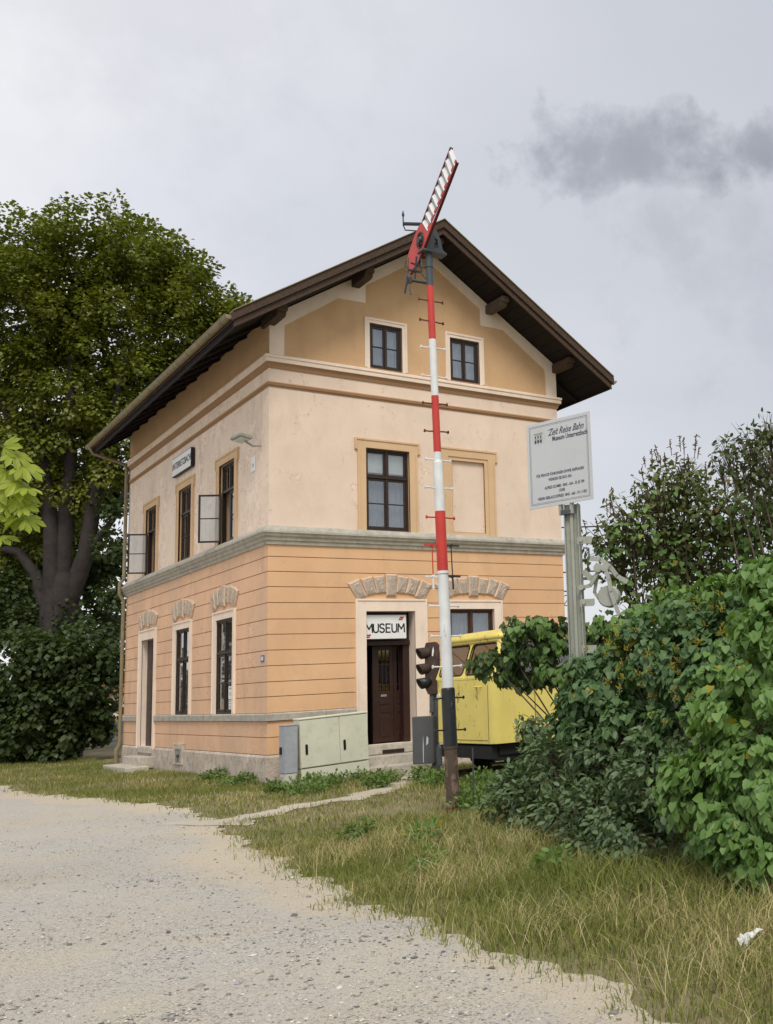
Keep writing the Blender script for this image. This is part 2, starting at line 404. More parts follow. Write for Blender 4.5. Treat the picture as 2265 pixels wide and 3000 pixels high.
Fq = np.stack([idx[:-1, :-1], idx[:-1, 1:], idx[1:, 1:], idx[1:, :-1]], -1).reshape(-1, 4)
fast('ground', V, Fq, 'soil', smooth=True, kind='structure')
ys = np.concatenate([np.arange(60, 20, -2.), np.arange(20, -22, -.06), np.arange(-22, -60, -2.)])
ex = edge_x(ys); t = np.array([0, .02, .05, .09, .14, .2, .3, .45, .7, 1.0, 2.0, 6.0, 30.0])*6.0
RX = ex[:, None]-t[None, :]; RY = np.repeat(ys[:, None], len(t), 1)
V = np.stack([RX, RY, H(RX, RY)+.006], -1).reshape(-1, 3); idx = np.arange(RX.size).reshape(RX.shape)
Fq = np.stack([idx[:-1, :-1], idx[:-1, 1:], idx[1:, 1:], idx[1:, :-1]], -1).reshape(-1, 4)
rd = fast('gravel_road', V, Fq, 'gravel_road', smooth=True, kind='structure')
def sandy(x, y):
    e = edge_x(y)-x; return np.clip(1-e/(.9+.6*np.sin(np.asarray(y)*.6+1)+.3*np.sin(np.asarray(y)*1.9)), 0, 1)
at = rd.data.attributes.new('sand', 'FLOAT', 'POINT'); at.data.foreach_set('value', sandy(RX, RY).ravel().astype(np.float32))
pv = []; PN = 70
pp = [Vector((*p, 0)) for p in PATH]
for i in range(PN+1):
    q = i/PN*(len(pp)-1); k = min(int(q), len(pp)-2); c = pp[k].lerp(pp[k+1], q-k); dr = (pp[k+1]-pp[k]).normalized(); nn = Vector((-dr.y, dr.x, 0))
    w0 = .30+.08*math.sin(i*.9)+.05*math.sin(i*2.3)+(.5 if i < 6 else 0)*(1-i/6)
    for sgn in (-1, -.5, 0, .5, 1):
        p = c+nn*w0*sgn; pv.append((p.x, p.y, float(H(p.x, p.y))+.011))
idx = np.arange(len(pv)).reshape(-1, 5)
fast('footpath', np.array(pv), np.stack([idx[:-1, :-1], idx[:-1, 1:], idx[1:, 1:], idx[1:, :-1]], -1).reshape(-1, 4), 'path_dirt', smooth=True, kind='structure')

# ================================================================== station building
W, LN = 7.31, 11.96
Zpb, Zsb, Zst = .566, 1.237, 1.390
GR = [1.7175, 2.014, 2.335, 2.648, 2.967, 3.276, 3.613, 3.940, 4.255, 4.564]
bld = thing('station_building', (W/2, LN/2, 0), 'two-storey orange and cream plastered railway station with dark gabled roof', 'building')
TH = .42
# openings (s0, s1, z0, z1)
front_g = dict(door=(2.106, 3.257, .58, 3.43), win=(4.13, 5.29, Zst, 3.476))
left_g = dict(door=(8.72, 10.02, .56, 3.42), winA=(5.45, 6.63, Zst, 3.485), winB=(2.17, 3.35, Zst, 3.485))
front_u = dict(f=(2.134, 3.178, 5.215, 7.054))
left_u = dict(E=(2.13, 3.23, 5.215, 7.054), D=(5.45, 6.55, 5.215, 7.054), C=(8.73, 9.83, 5.215, 7.054))
gab = dict(a=(2.2585, 3.049, 8.915, 9.969), b=(4.287, 5.079, 8.915, 9.969))
# surrounds (outer s0, s1, top)
sur_f = [(1.862, 3.548, 3.70), (3.90, 5.513, 3.685)]
sur_l = [(8.50, 10.28, 3.70), (5.27, 6.83, 3.68), (2.00, 3.57, 3.68)]
def cut(s0, s1, spans):
    segs = [(s0, s1)]
    for a, b in spans:
        nxt = []
        for p, q in segs:
            if b <= p or a >= q: nxt.append((p, q)); continue
            if a > p: nxt.append((p, a))
            if b < q: nxt.append((b, q))
        segs = nxt
    return segs
# backing walls behind the rusticated courses, with window holes and reveals
def wall(fr, outer, holes, n, mat, th=TH, rev='plaster_trim'):
    mb = MB(); hs = [rect(*h) for h in holes]; mb.sheet(outer, fr, n, hs)
    for h in hs:
        rv = MB()
        for i in range(4):
            a, b = h[i], h[(i+1) % 4]
            rv.add([fr(a[0], a[1], n+.02), fr(b[0], b[1], n+.02), fr(b[0], b[1], n-th), fr(a[0], a[1], n-th)], [(0, 1, 2, 3)])
        rv.build('reveal', rev, bld, recalc=False)
    mb.sheet(outer, fr, n-th, hs)
    return mb.build('wall', mat, bld, recalc=False)
wall(FR, rect(.0201, W-.0201, 0, 5.0), list(front_g.values()), -.022, 'plaster_band')
wall(LF, rect(.0201, LN-.0201, 0, 5.0), list(left_g.values()), -.022, 'plaster_band')
blind_in = (4.263, 5.130, 5.27, 6.965)
wall(FR, rect(0, W, 5.0, 8.7), list(front_u.values())+[blind_in], 0, 'plaster_cream', rev='plaster_window_trim')
wall(LF, rect(.001, LN, 5.0, 8.7), list(left_u.values()), 0, 'plaster_cream_worn', rev='plaster_window_trim')
mb = MB(); fbox(mb, FR, blind_in[0], blind_in[1], blind_in[2], blind_in[3], -.30, -.05); mb.build('blind_window_infill', 'plaster_cream', bld)
# upper band of the left wall and the gable
SL = .655; RZ = 12.36
def roof_z(x): return RZ-SL*abs(x-W/2)
sof = lambda x: roof_z(x)-.25
wall(LF, [(.001, 8.7), (LN, 8.7), (LN, sof(0)), (.001, sof(0))], [], 0, 'plaster_gable')
gout = [(0, 8.7), (W, 8.7), (W, sof(W)), (W/2, sof(W/2)), (0, sof(0))]
wall(FR, gout, list(gab.values()), 0, 'plaster_gable')
gin = [(.315, 8.86), (W-.315, 8.86), (W-.322, 9.56), (W-1.526, 10.41), (W-2.168, 10.412), (W-2.172, 10.84), (W/2, 11.84), (2.172, 10.84), (2.168, 10.412), (1.526, 10.41), (.322, 9.56)]
mb = MB(); mb.prism([(.002, 8.85), (W-.002, 8.85), (W-.002, sof(W)-.005), (W/2, sof(W/2)-.005), (.002, sof(0)-.005)], lambda a, b, d: FR(a, b, d), -.01, .022, holes=[gin])
mb.build('gable_trim', 'plaster_trim', bld)
# rear and right walls, floors
mb = MB(); mb.add([(W, 0, 0), (W, LN, 0), (W, LN, sof(W)), (W, 0, sof(W))], [(0, 1, 2, 3)]); mb.build('wall', 'plaster_cream', bld, recalc=False)
mb = MB(); mb.add([(0, LN, 0), (W, LN, 0), (W, LN, sof(W)), (W/2, LN, sof(W/2)), (0, LN, sof(0))], [(0, 1, 2, 3, 4)]); mb.build('wall', 'plaster_cream', bld, recalc=False)
for z in (.55, 4.95, 8.6):
    mb = MB(); mb.box(.45, W-.05, .45, LN-.05, z-.15, z-.02); mb.build('floor', 'interior_dark', bld)
# rusticated plaster courses
zs = [Zpb, .911, Zsb]; bands = [(Zpb, .911), (.911, Zsb)]+list(zip([Zst]+GR, GR+[4.83]))
for (z0, z1) in bands:
    for fr, s0, s1, sur, m in ((FR, 0, W, sur_f, 'plaster_orange'), (LF, .022, LN, sur_l, 'plaster_orange_worn')):
        spans = []
        for k, (a, b, t) in enumerate(sur):
            isdoor = k == 0
            if z0 < t-.01 and (isdoor or z1 > Zst+.01): spans.append((a, b))
        for a, b in cut(s0, s1, spans):
            mb = MB(); fbox(mb, fr, a, b, z0+.007, z1-.007, -.022, 0); mb.build('plaster_course', m, bld, bevel=.004)
        # fill over a surround whose top ends inside this course
        for k, (a, b, t) in enumerate(sur):
            if z0 < t-.01 < z1-.03:
                mb = MB(); fbox(mb, fr, a, b, t+.002, z1-.007, -.022, 0); mb.build('plaster_course', m, bld, bevel=.004)
# string course at sill height, stone by stone
for fr, s0, s1, dspan, cuts in ((FR, -.05, W+.05, [(1.862, 3.548)], [1.2, 4.6, 6.1]), (LF, 0, LN, [(8.50, 10.28)], [1.95, 3.55, 5.25, 6.85, 11.2])):
    for a, b in cut(s0, s1, dspan):
        pts = [a]+[c for c in cuts if a+.1 < c < b-.1]+[b]
        for p, q in zip(pts, pts[1:]):
            mb = MB(); mb.prism([(-.02, Zsb), (.045, Zsb), (.05, Zst-.025), (.03, Zst), (-.02, Zst)], lambda n, z, s: fr(s, z, n), p+(.003 if p > a else 0), q-.003)
            mb.build('sill_stone', 'stone_grey', bld, bevel=.006)
# plinth stones
for fr, s0, s1, dspan in ((FR, -.04, W+.04, [(1.80, 3.60)]), (LF, .0, LN+.02, [(8.62, 10.1)])):
    for a, b in cut(s0, s1, dspan):
        n = max(1, round((b-a)/1.15)); w = (b-a)/n; x = a
        js = [a]+[a+w*i+random.uniform(-.15, .15) for i in range(1, n)]+[b]
        for p, q in zip(js, js[1:]):
            pr = .035+random.uniform(-.008, .01)
            mb = MB(); mb.prism([(-.02, -.3), (pr+.012, -.3), (pr, Zpb-.05), (pr-.03, Zpb-.004), (-.02, Zpb-.004)], lambda n_, z, s: fr(s, z, n_), p+.004, q-.004)
            mb.build('plinth_stone', 'plinth_stone', bld, bevel=.012)
    for a, b in dspan:
        mb = MB(); fbox(mb, fr, a, b, -.3, .40, -.03, .01); mb.build('plinth_stone', 'plinth_stone', bld)
# mouldings that run all round
def moulding(name, prof, mat):
    mb = MB(); n = len(prof); vs = []
    for p, z in prof: vs += [(-p, -p, z), (W+p, -p, z), (W+p, LN+p, z), (-p, LN+p, z)]
    fs = []
    for i in range(n):
        j = (i+1) % n
        for k in range(4):
            l = (k+1) % 4; fs.append((i*4+k, i*4+l, j*4+l, j*4+k))
    mb.add(vs, fs); return mb.build(name, mat, bld)
moulding('cornice', [(-.03, 4.815), (.035, 4.815), (.045, 4.875), (.075, 4.90), (.085, 4.95), (.125, 4.985), (.14, 5.03), (.165, 5.045), (.165, 5.085), (.15, 5.09)], 'stone_grey')
moulding('cornice_slope', [(-.03, 5.08), (.13, 5.087), (.115, 5.12), (.05, 5.20), (-.03, 5.212)], 'stone_grey')
moulding('band_moulding', [(-.02, 8.165), (.012, 8.165), (.02, 8.20), (.038, 8.205), (.045, 8.25), (.02, 8.262), (-.02, 8.262)], 'plaster_band')
moulding('band_fillet', [(-.02, 8.264), (.028, 8.264), (.03, 8.285), (-.02, 8.29)], 'plaster_window_trim')
moulding('eaves_moulding', [(-.02, 8.575), (.02, 8.575), (.035, 8.64), (.065, 8.685), (.065, 8.70), (-.02, 8.70)], 'plaster_band')
moulding('eaves_cornice', [(-.02, 8.702), (.085, 8.702), (.09, 8.77), (.075, 8.785), (.105, 8.80), (.105, 8.845), (.08, 8.865), (-.02, 8.90)], 'plaster_trim')
# window and door surrounds
def surround(fr, o0, o1, zb, zt, i0, i1, izt, mat, n1=.03, ears=0, deep=-.10, inner=True):
    if ears:
        poly = [(o0+ears, zb), (i0, zb), (i0, izt), (i1, izt), (i1, zb), (o1-ears, zb), (o1-ears, zt-.27), (o1, zt-.27), (o1, zt), (o0, zt), (o0, zt-.27), (o0+ears, zt-.27)]
    else:
        poly = [(o0, zb), (i0, zb), (i0, izt), (i1, izt), (i1, zb), (o1, zb), (o1, zt), (o0, zt)]
    mb = MB(); mb.prism(poly, fr, -.02, n1)
    # raised outer fillet
    w = .045
    fp = [(o0+ears, zb), (o0+ears+w, zb), (o0+ears+w, zt-.27-w if ears else zt-w), (o1-ears-w, zt-.27-w if ears else zt-w), (o1-ears-w, zb), (o1-ears, zb)]
    if ears:
        fp = [(o0+.001, zt-.26), (o0+w, zt-.26), (o0+w, zt-w), (o1-w, zt-w), (o1-w, zt-.26), (o1-.001, zt-.26), (o1-.001, zt-.001), (o0+.001, zt-.001)]
    else:
        fp = [(o0+.001, zb+.001), (o0+w, zb+.001), (o0+w, zt-w), (o1-w, zt-w), (o1-w, zb+.001), (o1-.001, zb+.001), (o1-.001, zt-.001), (o0+.001, zt-.001)]
    mb.prism(fp, fr, n1-.005, n1+.018)
    if ears:   # the long legs also carry a fillet
        for a, b in ((o0+ears+.001, o0+ears+w), (o1-ears-w, o1-ears-.001)): fbox(mb, fr, a, b, zb+.001, zt-.275, n1-.005, n1+.016)
    ob = mb.build('surround', mat, bld, bevel=.004)
    return ob
surround(FR, 1.862, 3.548, .30, 3.70, 2.106, 3.257, 3.43, 'plaster_trim', .03)
surround(FR, 3.90, 5.513, Zst+.002, 3.685, 4.13, 5.29, 3.476, 'plaster_trim', .03)
surround(LF, 8.50, 10.28, .50, 3.70, 8.72, 10.02, 3.42, 'plaster_trim', .03)
surround(LF, 5.27, 6.83, Zst+.002, 3.68, 5.45, 6.63, 3.485, 'plaster_trim', .03)
surround(LF, 2.00, 3.57, Zst+.002, 3.68, 2.17, 3.35, 3.485, 'plaster_trim', .03)
surround(FR, 1.875, 3.437, 5.19, 7.265, 2.134, 3.178, 7.054, 'plaster_window_trim', .035, ears=.065)
for c in (2.68, 6.0, 9.28): surround(LF, c-.80, c+.80, 5.19, 7.25, c-.55, c+.55, 7.054, 'plaster_window_trim', .035, ears=.065)
# blind window: full frame with a sill piece, doubled step
bc = (blind_in[0]+blind_in[1])/2
surround(FR, bc-.785, bc+.785, 5.19, 7.262, blind_in[0]-.10, blind_in[1]+.10, 7.05, 'plaster_window_trim', .035, ears=.065)
mb = MB(); mb.prism(rect(blind_in[0]-.12, blind_in[1]+.12, 5.195, 7.06), FR, -.02, .014, holes=[rect(*blind_in)]); mb.build('surround', 'plaster_window_trim', bld, bevel=.004)
for k in 'ab':
    s0, s1, z0, z1 = gab[k]
    mb = MB(); mb.prism([(s0-.125, z0-.02), (s0, z0-.02), (s0, z1), (s1, z1), (s1, z0-.02), (s1+.125, z0-.02), (s1+.125, z1+.125), (s0-.125, z1+.125)], FR, -.02, .026)
    mb.prism([(s0-.124, z0), (s0-.075, z0), (s0-.075, z1+.075), (s1+.075, z1+.075), (s1+.075, z0), (s1+.124, z0), (s1+.124, z1+.124), (s0-.124, z1+.124)], FR, .02, .042)
    mb.build('surround', 'plaster_trim', bld, bevel=.004)
# voussoirs over the ground floor openings
def voussoirs(fr, c, half=.90):
    offs = [-3, -2, -1, 0, 1, 2, 3]
    zb = {0: 3.765, 1: 3.825, 2: 3.80, 3: 3.725}; ztp = {0: 4.25, 1: 4.19, 2: 4.16, 3: 4.085}
    for o in offs:
        k = abs(o); cx = c+o*half*.285; w = .118 if o else .128
        lean = o*.075; jz = random.uniform(-.008, .008)
        b0, b1 = zb[k]+jz, ztp[k]+jz; wt_, wb_ = w*1.06, w*.93
        sk = .012*o
        base = [(cx-wb_-lean*.45, b0+sk), (cx+wb_-lean*.45, b0-sk), (cx+wt_+lean*.45, b1-sk*1.5), (cx-wt_+lean*.45, b1+sk*1.5)]
        mx_, mz_ = sum(p[0] for p in base)/4, sum(p[1] for p in base)/4
        ins = lambda q: [(mx_+(p[0]-mx_)*(1-q/.12), mz_+(p[1]-mz_)*(1-q/.22)) for p in base]
        in1 = ins(.026); in2 = ins(.038)
        pr = .05 if o else .065
        mb = MB(); A = [fr(a, b, -.01) for a, b in base]; B = [fr(a, b, pr*.55) for a, b in base]; Cc = [fr(a, b, pr) for a, b in in1]; D = [fr(a, b, pr+.004) for a, b in in2]
        mb.add(A+B+Cc, [(i, (i+1) % 4, 4+(i+1) % 4, 4+i) for i in range(4)]+[(4+i, 4+(i+1) % 4, 8+(i+1) % 4, 8+i) for i in range(4)])
        # rough hewn face: small grid with random relief
        g = 5; gv = []
        for i in range(g+1):
            for j in range(g+1):
                a = Vector(in1[0]).lerp(Vector(in1[1]), i/g); b = Vector(in1[3]).lerp(Vector(in1[2]), i/g); p = a.lerp(b, j/g)
                e = 0 if i in (0, g) or j in (0, g) else random.uniform(.002, .02)
                gv.append(fr(p.x, p.y, pr+e))
        mb.add(gv, [(i*(g+1)+j, (i+1)*(g+1)+j, (i+1)*(g+1)+j+1, i*(g+1)+j+1) for i in range(g) for j in range(g)], 1)
        mb.build('voussoir', ['voussoir_edge', 'voussoir_face'], bld, recalc=False)
voussoirs(FR, 2.69); voussoirs(FR, 4.745, .88)
for c in (9.36, 6.03, 2.77): voussoirs(LF, c, .88)

# ---- windows
def pane_and_frame(win, fr, s0, s1, z0, z1, n, rows, bw=.035, th=.045, mat='wood_window', bars=True, frame_name='sash'):
    """one glazed leaf: outer frame plus horizontal bars, each pane its own part"""
    mb = MB(); hs = []; zs_ = [z0+bw+(z1-z0-2*bw)*q for q in rows]; zz = [z0+bw]+zs_+[z1-bw]
    for a, b in zip(zz, zz[1:]):
        lo = a+(.011 if a != z0+bw else 0); hi = b-(.011 if b != z1-bw else 0); hs.append((s0+bw, s1-bw, lo, hi))
    mb.prism(rect(s0, s1, z0, z1), fr, n-th, n, holes=[rect(*h) for h in hs]); mb.build(frame_name, mat, win, bevel=.004)
    for h in hs:
        g = MB(); fbox(g, fr, h[0]-.004, h[1]+.004, h[2]-.004, h[3]+.004, n-th*.55, n-th*.45); g.build('pane', 'glass', win)
def curtain(win, fr, s0, s1, z0, z1, n, mat='curtain', amp=.018, freq=9.):
    k = 40; vs = []
    for i in range(k+1):
        s = s0+(s1-s0)*i/k; d = n+amp*math.sin(s*freq*2*math.pi)+amp*.5*math.sin(s*freq*3.7)
        vs += [fr(s, z0, d), fr(s, z1, d)]
    mb = MB(); mb.add(vs, [(2*i, 2*i+2, 2*i+3, 2*i+1) for i in range(k)]); mb.build('curtain', mat, win, smooth=True, recalc=False)
def window(fr, s0, s1, z0, z1, n=-.09, transom=.655, open_leaf=None, mat='wood_window', curt=None, blind=None, label=None):
    win = bpy.data.objects.new('window', None); COL.objects.link(win); win.parent = bld; win.location = fr((s0+s1)/2, z0, n)-wt(bld)
    if label: win['label'] = label
    f = .05; zt = z0+(z1-z0)*transom if transom else None; m = (s0+s1)/2
    mb = MB(); e = .0
    holes = []
    if transom: holes = [rect(s0+f, m-.022, zt+.03, z1-f), rect(m+.022, s1-f, zt+.03, z1-f), rect(s0+f, s1-f, z0+f, zt-.03)]
    else: holes = [rect(s0+f, s1-f, z0+f, z1-f)]
    mb.prism(rect(s0-.002, s1+.002, z0-.002, z1+.002), fr, n-.08, n, holes=holes)
    if transom: fbox(mb, fr, s0+f*.5, s1-f*.5, zt-.024, zt+.024, n-.005, n+.022)      # moulded transom
    mb.build('frame', mat, win, bevel=.004)
    g = .004
    if transom:
        pane_and_frame(win, fr, s0+f+g, m-.022-g, zt+.03+g, z1-f-g, n-.02, [], mat=mat)
        pane_and_frame(win, fr, m+.022+g, s1-f-g, zt+.03+g, z1-f-g, n-.02, [], mat=mat)
        zl0, zl1 = z0+f+g, zt-.03-g; rows = [.5]
    else: zl0, zl1 = z0+f+g, z1-f-g; rows = [.5]
    lw = m-(s0+f)-.006
    pane_and_frame(win, fr, s0+f+g, m-.003, zl0, zl1, n-.012, rows, bw=.045, mat=mat) if open_leaf != 'hi_both' else None
    if open_leaf is None:
        pane_and_frame(win, fr, m+.003, s1-f-g, zl0, zl1, n-.012, rows, bw=.045, mat=mat)
        mb = MB(); fbox(mb, fr, m-.018, m+.018, zl0, zl1, n-.016, n+.012); mb.build('meeting_stile', mat, win, bevel=.004)
    else:   # the far casement is swung out on its hinge
        ang = math.radians(open_leaf); ca, sa = math.cos(ang), math.sin(ang); hs = s1-f-g
        def fr2(a, z, d):       # a = distance from hinge, swinging outwards from the closed position
            return fr(hs-a*ca+d*sa, z, n+.03+a*sa+d*ca)
        pane_and_frame(win, fr2, .0, lw, zl0, zl1, 0, rows, bw=.04, mat=mat)
        mb = MB(); fbox(mb, fr, m-.02, m+.012, zl0, zl1, n-.06, n-.01); mb.build('meeting_stile', mat, win, bevel=.004)
    if curt: curtain(win, fr, s0+.02, s1-.02, z0+.02, z1-.02, n-curt, amp=.016)
    if blind: curtain(win, fr, s0+.05, s1-.05, zt+.12, z1-.03, n-.10, 'blind', .002, 1.)
    return win
window(FR, *front_u['f'], n=-.06, curt=.17, blind=True)
window(FR, *front_g['win'], n=-.06, curt=.17, mat='wood_window_red')
for k in 'ab': window(FR, *gab[k], n=-.03, transom=None, curt=.14)
window(LF, *left_g['winA'], n=-.012, transom=.64)
window(LF, *left_g['winB'], n=-.012, transom=.64)
window(LF, *left_u['E'], n=-.05, open_leaf=118, label='tall window with one casement swung open, nearest the corner')
window(LF, *left_u['D'], n=-.05)
window(LF, *left_u['C'], n=-.05, open_leaf=112, label='tall window with one casement swung open, nearest the downpipe')

# ---- doors
def door(fr, s0, s1, z0, z1, n, parent_label=None, glazed=True, split=.58, mat='wood_door'):
    d = bpy.data.objects.new('door', None); COL.objects.link(d); d.parent = bld; d.location = fr((s0+s1)/2, z0, n)-wt(bld)
    if parent_label: d['label'] = parent_label
    return d
dr = door(FR, 2.106, 3.257, .58, 3.43, -.3, 'dark brown panelled double door standing inside the entrance')
mb = MB(); mb.prism([(2.108, .585), (2.20, .585), (2.20, 2.72), (3.10, 2.72), (3.10, .585), (3.255, .585), (3.255, 3.428), (2.108, 3.428)], FR, -.46, -.30); mb.build('frame', 'wood_door', dr, bevel=.006)
mb = MB(); fbox(mb, FR, 2.112, 3.251, 2.70, 2.80, -.31, -.24); mb.build('transom', 'wood_door', dr, bevel=.008)
for (a, b) in ((2.535, 2.955), (2.965, 3.25)):
    w_ = b-a; hs = []
    nc = 3 if w_ > .4 else 2
    pw = (w_-.16-.02*(nc-1))/nc
    zr = [(1.70, 1.84), (1.855, 2.28), (2.295, 2.60)]
    for z0, z1 in zr:
        for i in range(nc): hs.append((a+.08+i*(pw+.02), a+.08+i*(pw+.02)+pw, z0, z1))
    mb = MB(); mb.prism(rect(a, b, .60, 2.78), FR, -.55, -.50, holes=[rect(*h) for h in hs]); lf = mb.build('leaf', 'wood_door', dr, bevel=.004)
    for h in hs:
        g = MB(); fbox(g, FR, h[0]-.003, h[1]+.003, h[2]-.003, h[3]+.003, -.53, -.524); g.build('pane', 'glass_dark', lf)
    for z0, z1 in ((.72, 1.18), (1.24, 1.36), (1.42, 1.50)):
        p = MB(); fbox(p, FR, a+.09, b-.09, z0, z1, -.50, -.485); p.build('panel', 'wood_door', lf, bevel=.01)
    if nc == 3:
        p = MB(); fbox(p, FR, a+.12, b-.16, 1.585, 1.635, -.50, -.49); p.build('letter_slot', 'zinc', lf, bevel=.004)
mb = MB(); fbox(mb, FR, 2.46, 2.53, .60, 2.80, -.58, -.48); fbox(mb, FR, 2.10, 3.4, 2.78, 3.40, -.60, -.52); mb.build('inner_frame', 'wood_door', dr)
mb = MB(); fbox(mb, FR, 1.9, 2.1, .58, 3.4, -1.6, -.43); fbox(mb, FR, 1.9, 3.5, .58, 3.4, -1.8, -1.6); mb.build('lobby_wall', 'interior_dark', dr)
dl = door(LF, 8.72, 10.02, .56, 3.42, -.34, 'dark brown side door set deep in its reveal')
mb = MB(); fbox(mb, LF, 8.722, 10.018, .57, 3.418, -.20, -.14); mb.build('leaf', 'wood_door', dl, bevel=.006)
for z0, z1 in ((.75, 1.4), (1.55, 2.5), (2.65, 3.25)):
    for a, b in ((8.84, 9.30), (9.42, 9.90)):
        p = MB(); fbox(p, LF, a, b, z0, z1, -.14, -.125); p.build('panel', 'wood_door', dl, bevel=.01)
# steps
for nm, (x0, x1, y0, y1, z0, z1) in (('threshold', (2.02, 3.35, -.06, .32, .38, .575)), ('step', (1.82, 3.58, -.42, -.04, .10, .372)), ('step', (1.70, 3.50, -.88, -.40, -.15, .185))):
    mb = MB(); mb.box(x0, x1, y0, y1, z0, z1); mb.build(nm, 'concrete_step', bld, bevel=.015)
mb = MB(); mb.box(2.42, 2.92, -.075, -.061, .392, .47); mb.build('foot_scraper', 'wood_window', bld)
for nm, (x0, x1, y0, y1, z0, z1) in (('threshold', (-.06, .3, 8.66, 10.06, .40, .555)), ('step', (-.42, -.035, 8.35, 10.05, .05, .335)), ('step', (-.86, -.30, 7.75, 10.25, -.1, .135))):
    mb = MB(); mb.box(x0, x1, y0, y1, z0, z1); mb.build(nm, 'concrete_step', bld, bevel=.015)
# little meter hatch in the plinth
mb = MB(); mb.prism(rect(5.72, 6.50, .20, .70), LF, .0, .075, holes=[rect(5.86, 6.36, .24, .56)]); mb.build('hatch_frame', 'plinth_stone', bld, bevel=.01)
mb = MB(); fbox(mb, LF, 5.865, 6.355, .245, .555, .02, .058); mb.build('hatch_door', 'zinc', bld, bevel=.006)
mb = MB(); fbox(mb, LF, 6.02, 6.20, .36, .44, .058, .068); fbox(mb, LF, 6.08, 6.13, .28, .34, .058, .066); mb.build('hatch_latch', 'wood_window', bld)

# ---- roof
roof = bpy.data.objects.new('roof', None); COL.objects.link(roof); roof.parent = bld; roof.location = Vector((W/2, LN/2, 9.5))-wt(bld)
YF, YB, XO = -1.0, 12.10, 1.04
for sg in (-1, 1):
    xe = W/2+sg*(W/2+XO)
    mb = MB()
    a, b = (W/2, RZ), (xe, roof_z(xe))
    mb.hexa([(a[0], YF, a[1]-.16), (b[0], YF, b[1]-.16), (b[0], YB, b[1]-.16), (a[0], YB, a[1]-.16), (a[0], YF, a[1]), (b[0], YF, b[1]), (b[0], YB, b[1]), (a[0], YB, a[1])])
    mb.build('roof_slope', 'roof_tile', roof)
    # soffit boards laid along the ridge direction
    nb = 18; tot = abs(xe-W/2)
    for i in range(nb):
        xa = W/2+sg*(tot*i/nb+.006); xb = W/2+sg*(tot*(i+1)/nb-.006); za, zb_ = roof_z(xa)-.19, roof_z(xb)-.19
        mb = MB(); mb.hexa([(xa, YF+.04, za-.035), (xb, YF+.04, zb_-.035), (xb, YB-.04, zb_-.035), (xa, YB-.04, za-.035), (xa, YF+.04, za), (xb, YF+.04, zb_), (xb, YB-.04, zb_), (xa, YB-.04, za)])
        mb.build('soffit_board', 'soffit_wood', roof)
    # rafters showing under the eaves
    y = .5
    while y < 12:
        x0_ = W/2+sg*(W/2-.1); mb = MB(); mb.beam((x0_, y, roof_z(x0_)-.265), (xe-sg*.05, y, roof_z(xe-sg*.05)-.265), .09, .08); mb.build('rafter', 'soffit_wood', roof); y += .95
    # two stepped barge boards along the rake
    for (y0, y1, t0, t1, ov) in ((YF-.05, YF+.0, .035, -.15, .05), (YF+.0, YF+.04, -.14, -.30, .0)):
        xe2 = xe+sg*ov; mb = MB()
        mb.hexa([(W/2, y0, RZ+t1), (xe2, y0, roof_z(xe2)+t1), (xe2, y1, roof_z(xe2)+t1), (W/2, y1, RZ+t1), (W/2, y0, RZ+t0), (xe2, y0, roof_z(xe2)+t0), (xe2, y1, roof_z(xe2)+t0), (W/2, y1, RZ+t0)])
        mb.build('barge_board', 'roof_timber', roof, bevel=.006)
    mb = MB(); mb.hexa([(W/2, YF-.08, RZ+.037), (xe+sg*.03, YF-.08, roof_z(xe)+.02), (xe+sg*.03, YF+.2, roof_z(xe)+.02), (W/2, YF+.2, RZ+.037), (W/2, YF-.08, RZ+.055), (xe+sg*.03, YF-.08, roof_z(xe)+.04), (xe+sg*.03, YF+.2, roof_z(xe)+.04), (W/2, YF+.2, RZ+.055)])
    mb.build('rake_flashing', 'gutter_paint', roof)
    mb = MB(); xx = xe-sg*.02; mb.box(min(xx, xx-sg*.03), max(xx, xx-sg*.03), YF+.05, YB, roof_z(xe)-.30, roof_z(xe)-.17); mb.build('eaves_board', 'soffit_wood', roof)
    # gutter: half round channel with beaded rim
    gx, gz_, gr = xe+sg*.085, roof_z(xe)-.06, .085
    mb = MB(); k = 10; vs = []
    prof = [(gx+gr*math.cos(math.pi*q/k), gz_-gr*math.sin(math.pi*q/k)) for q in range(k+1)]; pin = [(gx+(gr-.008)*math.cos(math.pi*q/k), gz_-(gr-.008)*math.sin(math.pi*q/k)) for q in range(k, -1, -1)]
    pr = prof+pin; mb.prism(pr, lambda a_, b_, d_: Vector((a_, d_, b_)), YF+.02, YB-.06)
    mb.prism(prof, lambda a_, b_, d_: Vector((a_, d_, b_)), YF+.0, YF+.018)
    mb.tube([(gx+sg*gr, YF, gz_), (gx+sg*gr, YB-.06, gz_)], .012, 6)
    gut = mb.build('gutter', 'gutter_paint', bld)
    y = YF+.4
    while y < YB-.3:
        mb = MB(); pts = [(gx+(gr+.004)*math.cos(math.pi*q/8), y, gz_-(gr+.004)*math.sin(math.pi*q/8)) for q in range(9)]; mb.tube(pts, .009, 5); mb.build('gutter_bracket', 'gutter_paint', gut); y += .78
# purlins with stepped ends
for px_, zz_, y_end in ((0.02, 9.60, -.80), (W-.02, 9.60, -.80), (1.93, 10.82, -.84), (W-1.93, 10.82, -.84), (W/2, 11.90, -.84)):
    mb = MB(); mb.prism([(.3, zz_-.09), (y_end+.16, zz_-.09), (y_end+.10, zz_-.04), (y_end+.10, zz_+.0), (y_end, zz_+.02), (y_end, zz_+.13), (.3, zz_+.13)], lambda a, b, d: Vector((d, a, b)), px_-.095, px_+.095)
    mb.build('purlin', 'weathered_wood' if px_ == W-1.93 else 'roof_timber', roof, bevel=.008)
